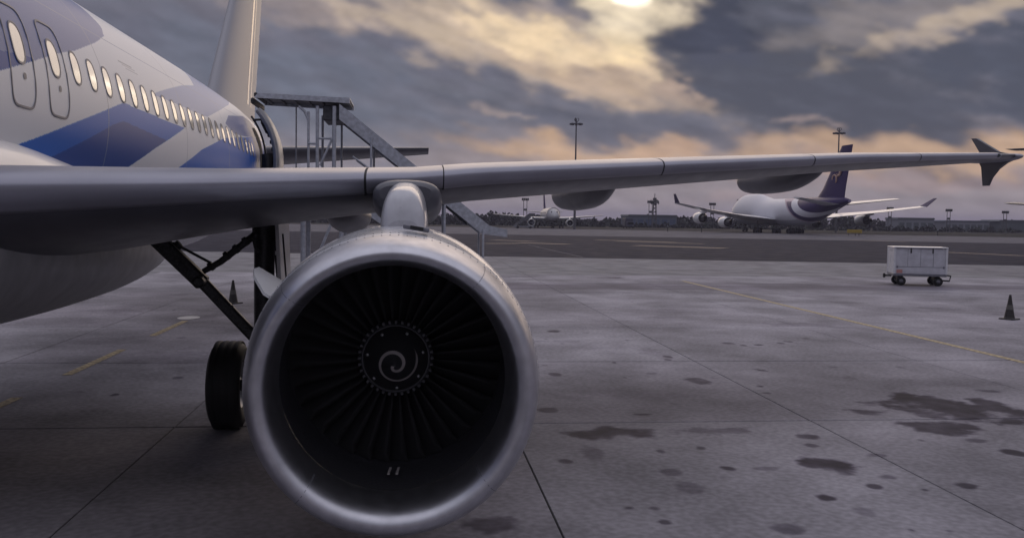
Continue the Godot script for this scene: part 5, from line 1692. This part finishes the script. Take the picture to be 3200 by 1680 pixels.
func build_far_side() -> void:
	building("hangar", "low grey hangar with blue doors beyond the taxiway, behind the dark box van", Vector3(97.0, 0, -372.0), Vector3(20.0, 4.4, 14.0), M.hangar, M.roof_dark, 6, M.hangar_blue)
	building("terminal_building", "pale low building seen under the jumbo jet's right wing", Vector3(199.0, 0, -350.0), Vector3(15.0, 4.6, 10.0), M.pale, M.roof_dark, 5, M.roof_dark)
	building("terminal_building", "wide pale low building beside the jumbo jet's right winglet", Vector3(222.0, 0, -352.0), Vector3(19.0, 3.9, 10.0), M.pale, M.hangar, 7, M.roof_dark)
	building("warehouse", "long dark flat-roofed warehouse near the right edge of the field", Vector3(252.0, 0, -350.0), Vector3(36.0, 4.3, 12.0), M.roof_dark, M.roof_dark, 9, M.roof_dark)
	# dark van
	var t := thing("service_van", Vector3(71.0, 0, -298.0), "dark box van parked between the far airliner and the jumbo jet", "van")
	var p := Vector3(71.0, 0, -298.0)
	var mb := MB.new()
	mb.box(p + Vector3(0, 2.1, -1.2), Vector3(2.6, 2.6, 4.6), Basis.IDENTITY, 0.12)
	part("body", mb, M.van, t)
	mb = MB.new()
	mb.box(p + Vector3(0, 1.35, 1.9), Vector3(2.3, 1.7, 1.7), Basis.IDENTITY, 0.2)
	part("cab", mb, M.van, t)
	mb = MB.new()
	mb.box(p + Vector3(0, 1.75, 2.76), Vector3(2.0, 0.7, 0.06))
	part("windscreen", mb, M.glass, t)
	for s in [-1.0, 1.0]:
		mb = MB.new()
		mb.box(p + Vector3(s * 0.85, 0.8, 2.77), Vector3(0.35, 0.2, 0.06), Basis.IDENTITY, 0.03)
		part("headlight", mb, M.pale, t)
		for z in [-2.4, 1.9]:
			mb = MB.new()
			mb.lathe(p + Vector3(s * 1.05, 0.42, z), Vector3.RIGHT, [[-0.14, 0.1], [-0.14, 0.42], [0.14, 0.42], [0.14, 0.1]], 16, true)
			part("wheel", mb, M.rubber, t)
	# yellow guidance sign
	t = thing("taxiway_sign", Vector3(99.2, 0, -197.4), "low yellow taxiway sign behind the jumbo jet's main wheels", "sign")
	p = Vector3(99.2, 0, -197.4)
	mb = MB.new()
	mb.box(p + Vector3(0, 0.95, 0), Vector3(3.2, 0.75, 0.25), Basis(Vector3.UP, -0.4), 0.05)
	part("panel", mb, M.sign, t)
	for x in [-1.1, 0.2, 0.9]:
		mb = MB.new()
		mb.tube([p + Vector3(x, 0, x * 0.42), p + Vector3(x, 0.6, x * 0.42)], 0.06, 6)
		part("leg", mb, M.black, t)
	var posts := [[129.1, -214.0, "by the right wing of the jumbo jet"], [64.0, -226.0, "leftmost, ahead of the jumbo jet's outer left engine"], [71.5, -222.0, "ahead of the jumbo jet's left engines"]]
	for q in posts:
		p = Vector3(q[0], 0, q[1])
		t = thing("marker_post", p, "small marker post on the taxiway " + q[2], "marker post", "taxiway marker posts")
		mb = MB.new()
		mb.tube([p, p + Vector3(0, 1.2, 0)], 0.09, 8)
		part("stem", mb, M.black, t)
		mb = MB.new()
		mb.lathe(p + Vector3(0, 1.2, 0), Vector3.UP, [[0.0, 0.16], [0.2, 0.16], [0.26, 0.05], [0.27, 0.0]], 10)
		part("cap", mb, M.pale, t)
	# the wood along the boundary: crowns of many leafy tufts, seen as one dark mass
	var rng := RandomNumberGenerator.new()
	rng.seed = 91
	mb = MB.new()
	for k in 520:
		var x := -120.0 + 620.0 * k / 520.0 + rng.randf_range(-1.5, 1.5)
		var z := -395.0 - rng.randf_range(0, 30.0) + 0.12 * (x - 80.0)
		var h := rng.randf_range(2.6, 5.2) + 1.6 * sin(x * 0.06) * sin(x * 0.023)
		var r := rng.randf_range(1.6, 3.2)
		mb.tint = Color(0.3, 0.3, 0.3)
		mb.tube([Vector3(x, -0.1, z), Vector3(x, h * 0.6, z)], [0.22, 0.1], 5, false)
		var tone := rng.randf_range(0.6, 1.3)
		for j in 70:
			var u := Vector3(rng.randfn(), rng.randfn() * 0.8, rng.randfn()).normalized() * pow(rng.randf(), 0.4)
			var c := Vector3(x + u.x * r, h * 0.5 + u.y * h * 0.5, z + u.z * r)
			mb.tint = Color(tone, tone, tone) * rng.randf_range(0.7, 1.25)
			var e1 := Vector3(rng.randfn(), rng.randfn(), rng.randfn()).normalized() * rng.randf_range(0.5, 1.0)
			var e2 := e1.cross(Vector3(rng.randfn(), rng.randfn(), rng.randfn())).normalized() * rng.randf_range(0.45, 0.9)
			mb.face([c - e1, c + e2, c + e1, c - e2], c - Vector3(0, 1, 0))
	for k in 420:
		var x := -110.0 + 560.0 * k / 420.0 + rng.randf_range(-1.0, 1.0)
		var z := -338.0 - rng.randf_range(0, 8.0) + 0.14 * (x - 80.0)
		var h := rng.randf_range(0.9, 2.4)
		var tone := rng.randf_range(0.6, 1.3)
		for j in 30:
			var u := Vector3(rng.randfn(), abs(rng.randfn()), rng.randfn()).normalized() * pow(rng.randf(), 0.4)
			var c := Vector3(x + u.x * 1.6, u.y * h, z + u.z * 1.4)
			mb.tint = Color(tone, tone, tone) * rng.randf_range(0.7, 1.25)
			var e1 := Vector3(rng.randfn(), rng.randfn(), rng.randfn()).normalized() * rng.randf_range(0.35, 0.7)
			var e2 := e1.cross(Vector3(rng.randfn(), rng.randfn(), rng.randfn())).normalized() * rng.randf_range(0.3, 0.6)
			mb.face([c - e1, c + e2, c + e1, c - e2], c - Vector3(0, 1, 0))
	origin = Vector3.ZERO
	var wood := part("tree_line", mb, M.foliage, self, "", true)
	wood.set_meta("kind", "stuff")
	wood.set_meta("label", "dark line of trees along the far boundary of the field")
	wood.set_meta("category", "trees")


func _ready() -> void:
	# camera
	var cam := Camera3D.new()
	cam.name = "camera"
	cam.fov = 2.0 * rad_to_deg(atan(676.0 / 2300.0))
	cam.near = 0.1
	cam.far = 6000.0
	add_child(cam)
	cam.position = Vector3(0, 2.85, 0)
	var yaw := deg_to_rad(6.18)
	var pitch := deg_to_rad(-3.18)
	var roll := deg_to_rad(0.8)
	cam.basis = Basis(Vector3.UP, -yaw) * Basis(Vector3.RIGHT, pitch) * Basis(Vector3.BACK, roll)
	cam.current = true
	# sky and exposure
	var env := Environment.new()
	env.background_mode = Environment.BG_SKY
	env.sky = make_sky()
	env.tonemap_mode = Environment.TONE_MAPPER_LINEAR
	env.tonemap_exposure = 1.1
	env.fog_enabled = true
	env.fog_density = 0.0003
	env.fog_light_color = Color(0.72, 0.70, 0.78)
	env.sdfgi_enabled = true
	env.ssao_enabled = true
	env.ssil_enabled = true
	var we := WorldEnvironment.new()
	we.name = "world_environment"
	we.environment = env
	add_child(we)
	# a veiled low sun ahead and to the right
	var sun := DirectionalLight3D.new()
	sun.name = "sun"
	sun.light_energy = 0.16
	sun.light_color = Color(1.0, 0.9, 0.8)
	sun.light_angular_distance = 45.0
	sun.shadow_enabled = true
	add_child(sun)
	var az := deg_to_rad(13.3)
	var el := deg_to_rad(14.0)
	sun.look_at_from_position(Vector3.ZERO, -Vector3(sin(az) * cos(el), sin(el), -cos(az) * cos(el)), Vector3.UP)
	make_materials()
	build_ground()
	build_airliner()
	build_stairs()
	build_jumbo()
	build_far_airliner()
	build_turboprop()
	build_masts()
	build_far_side()
	build_cart()
	build_cones()
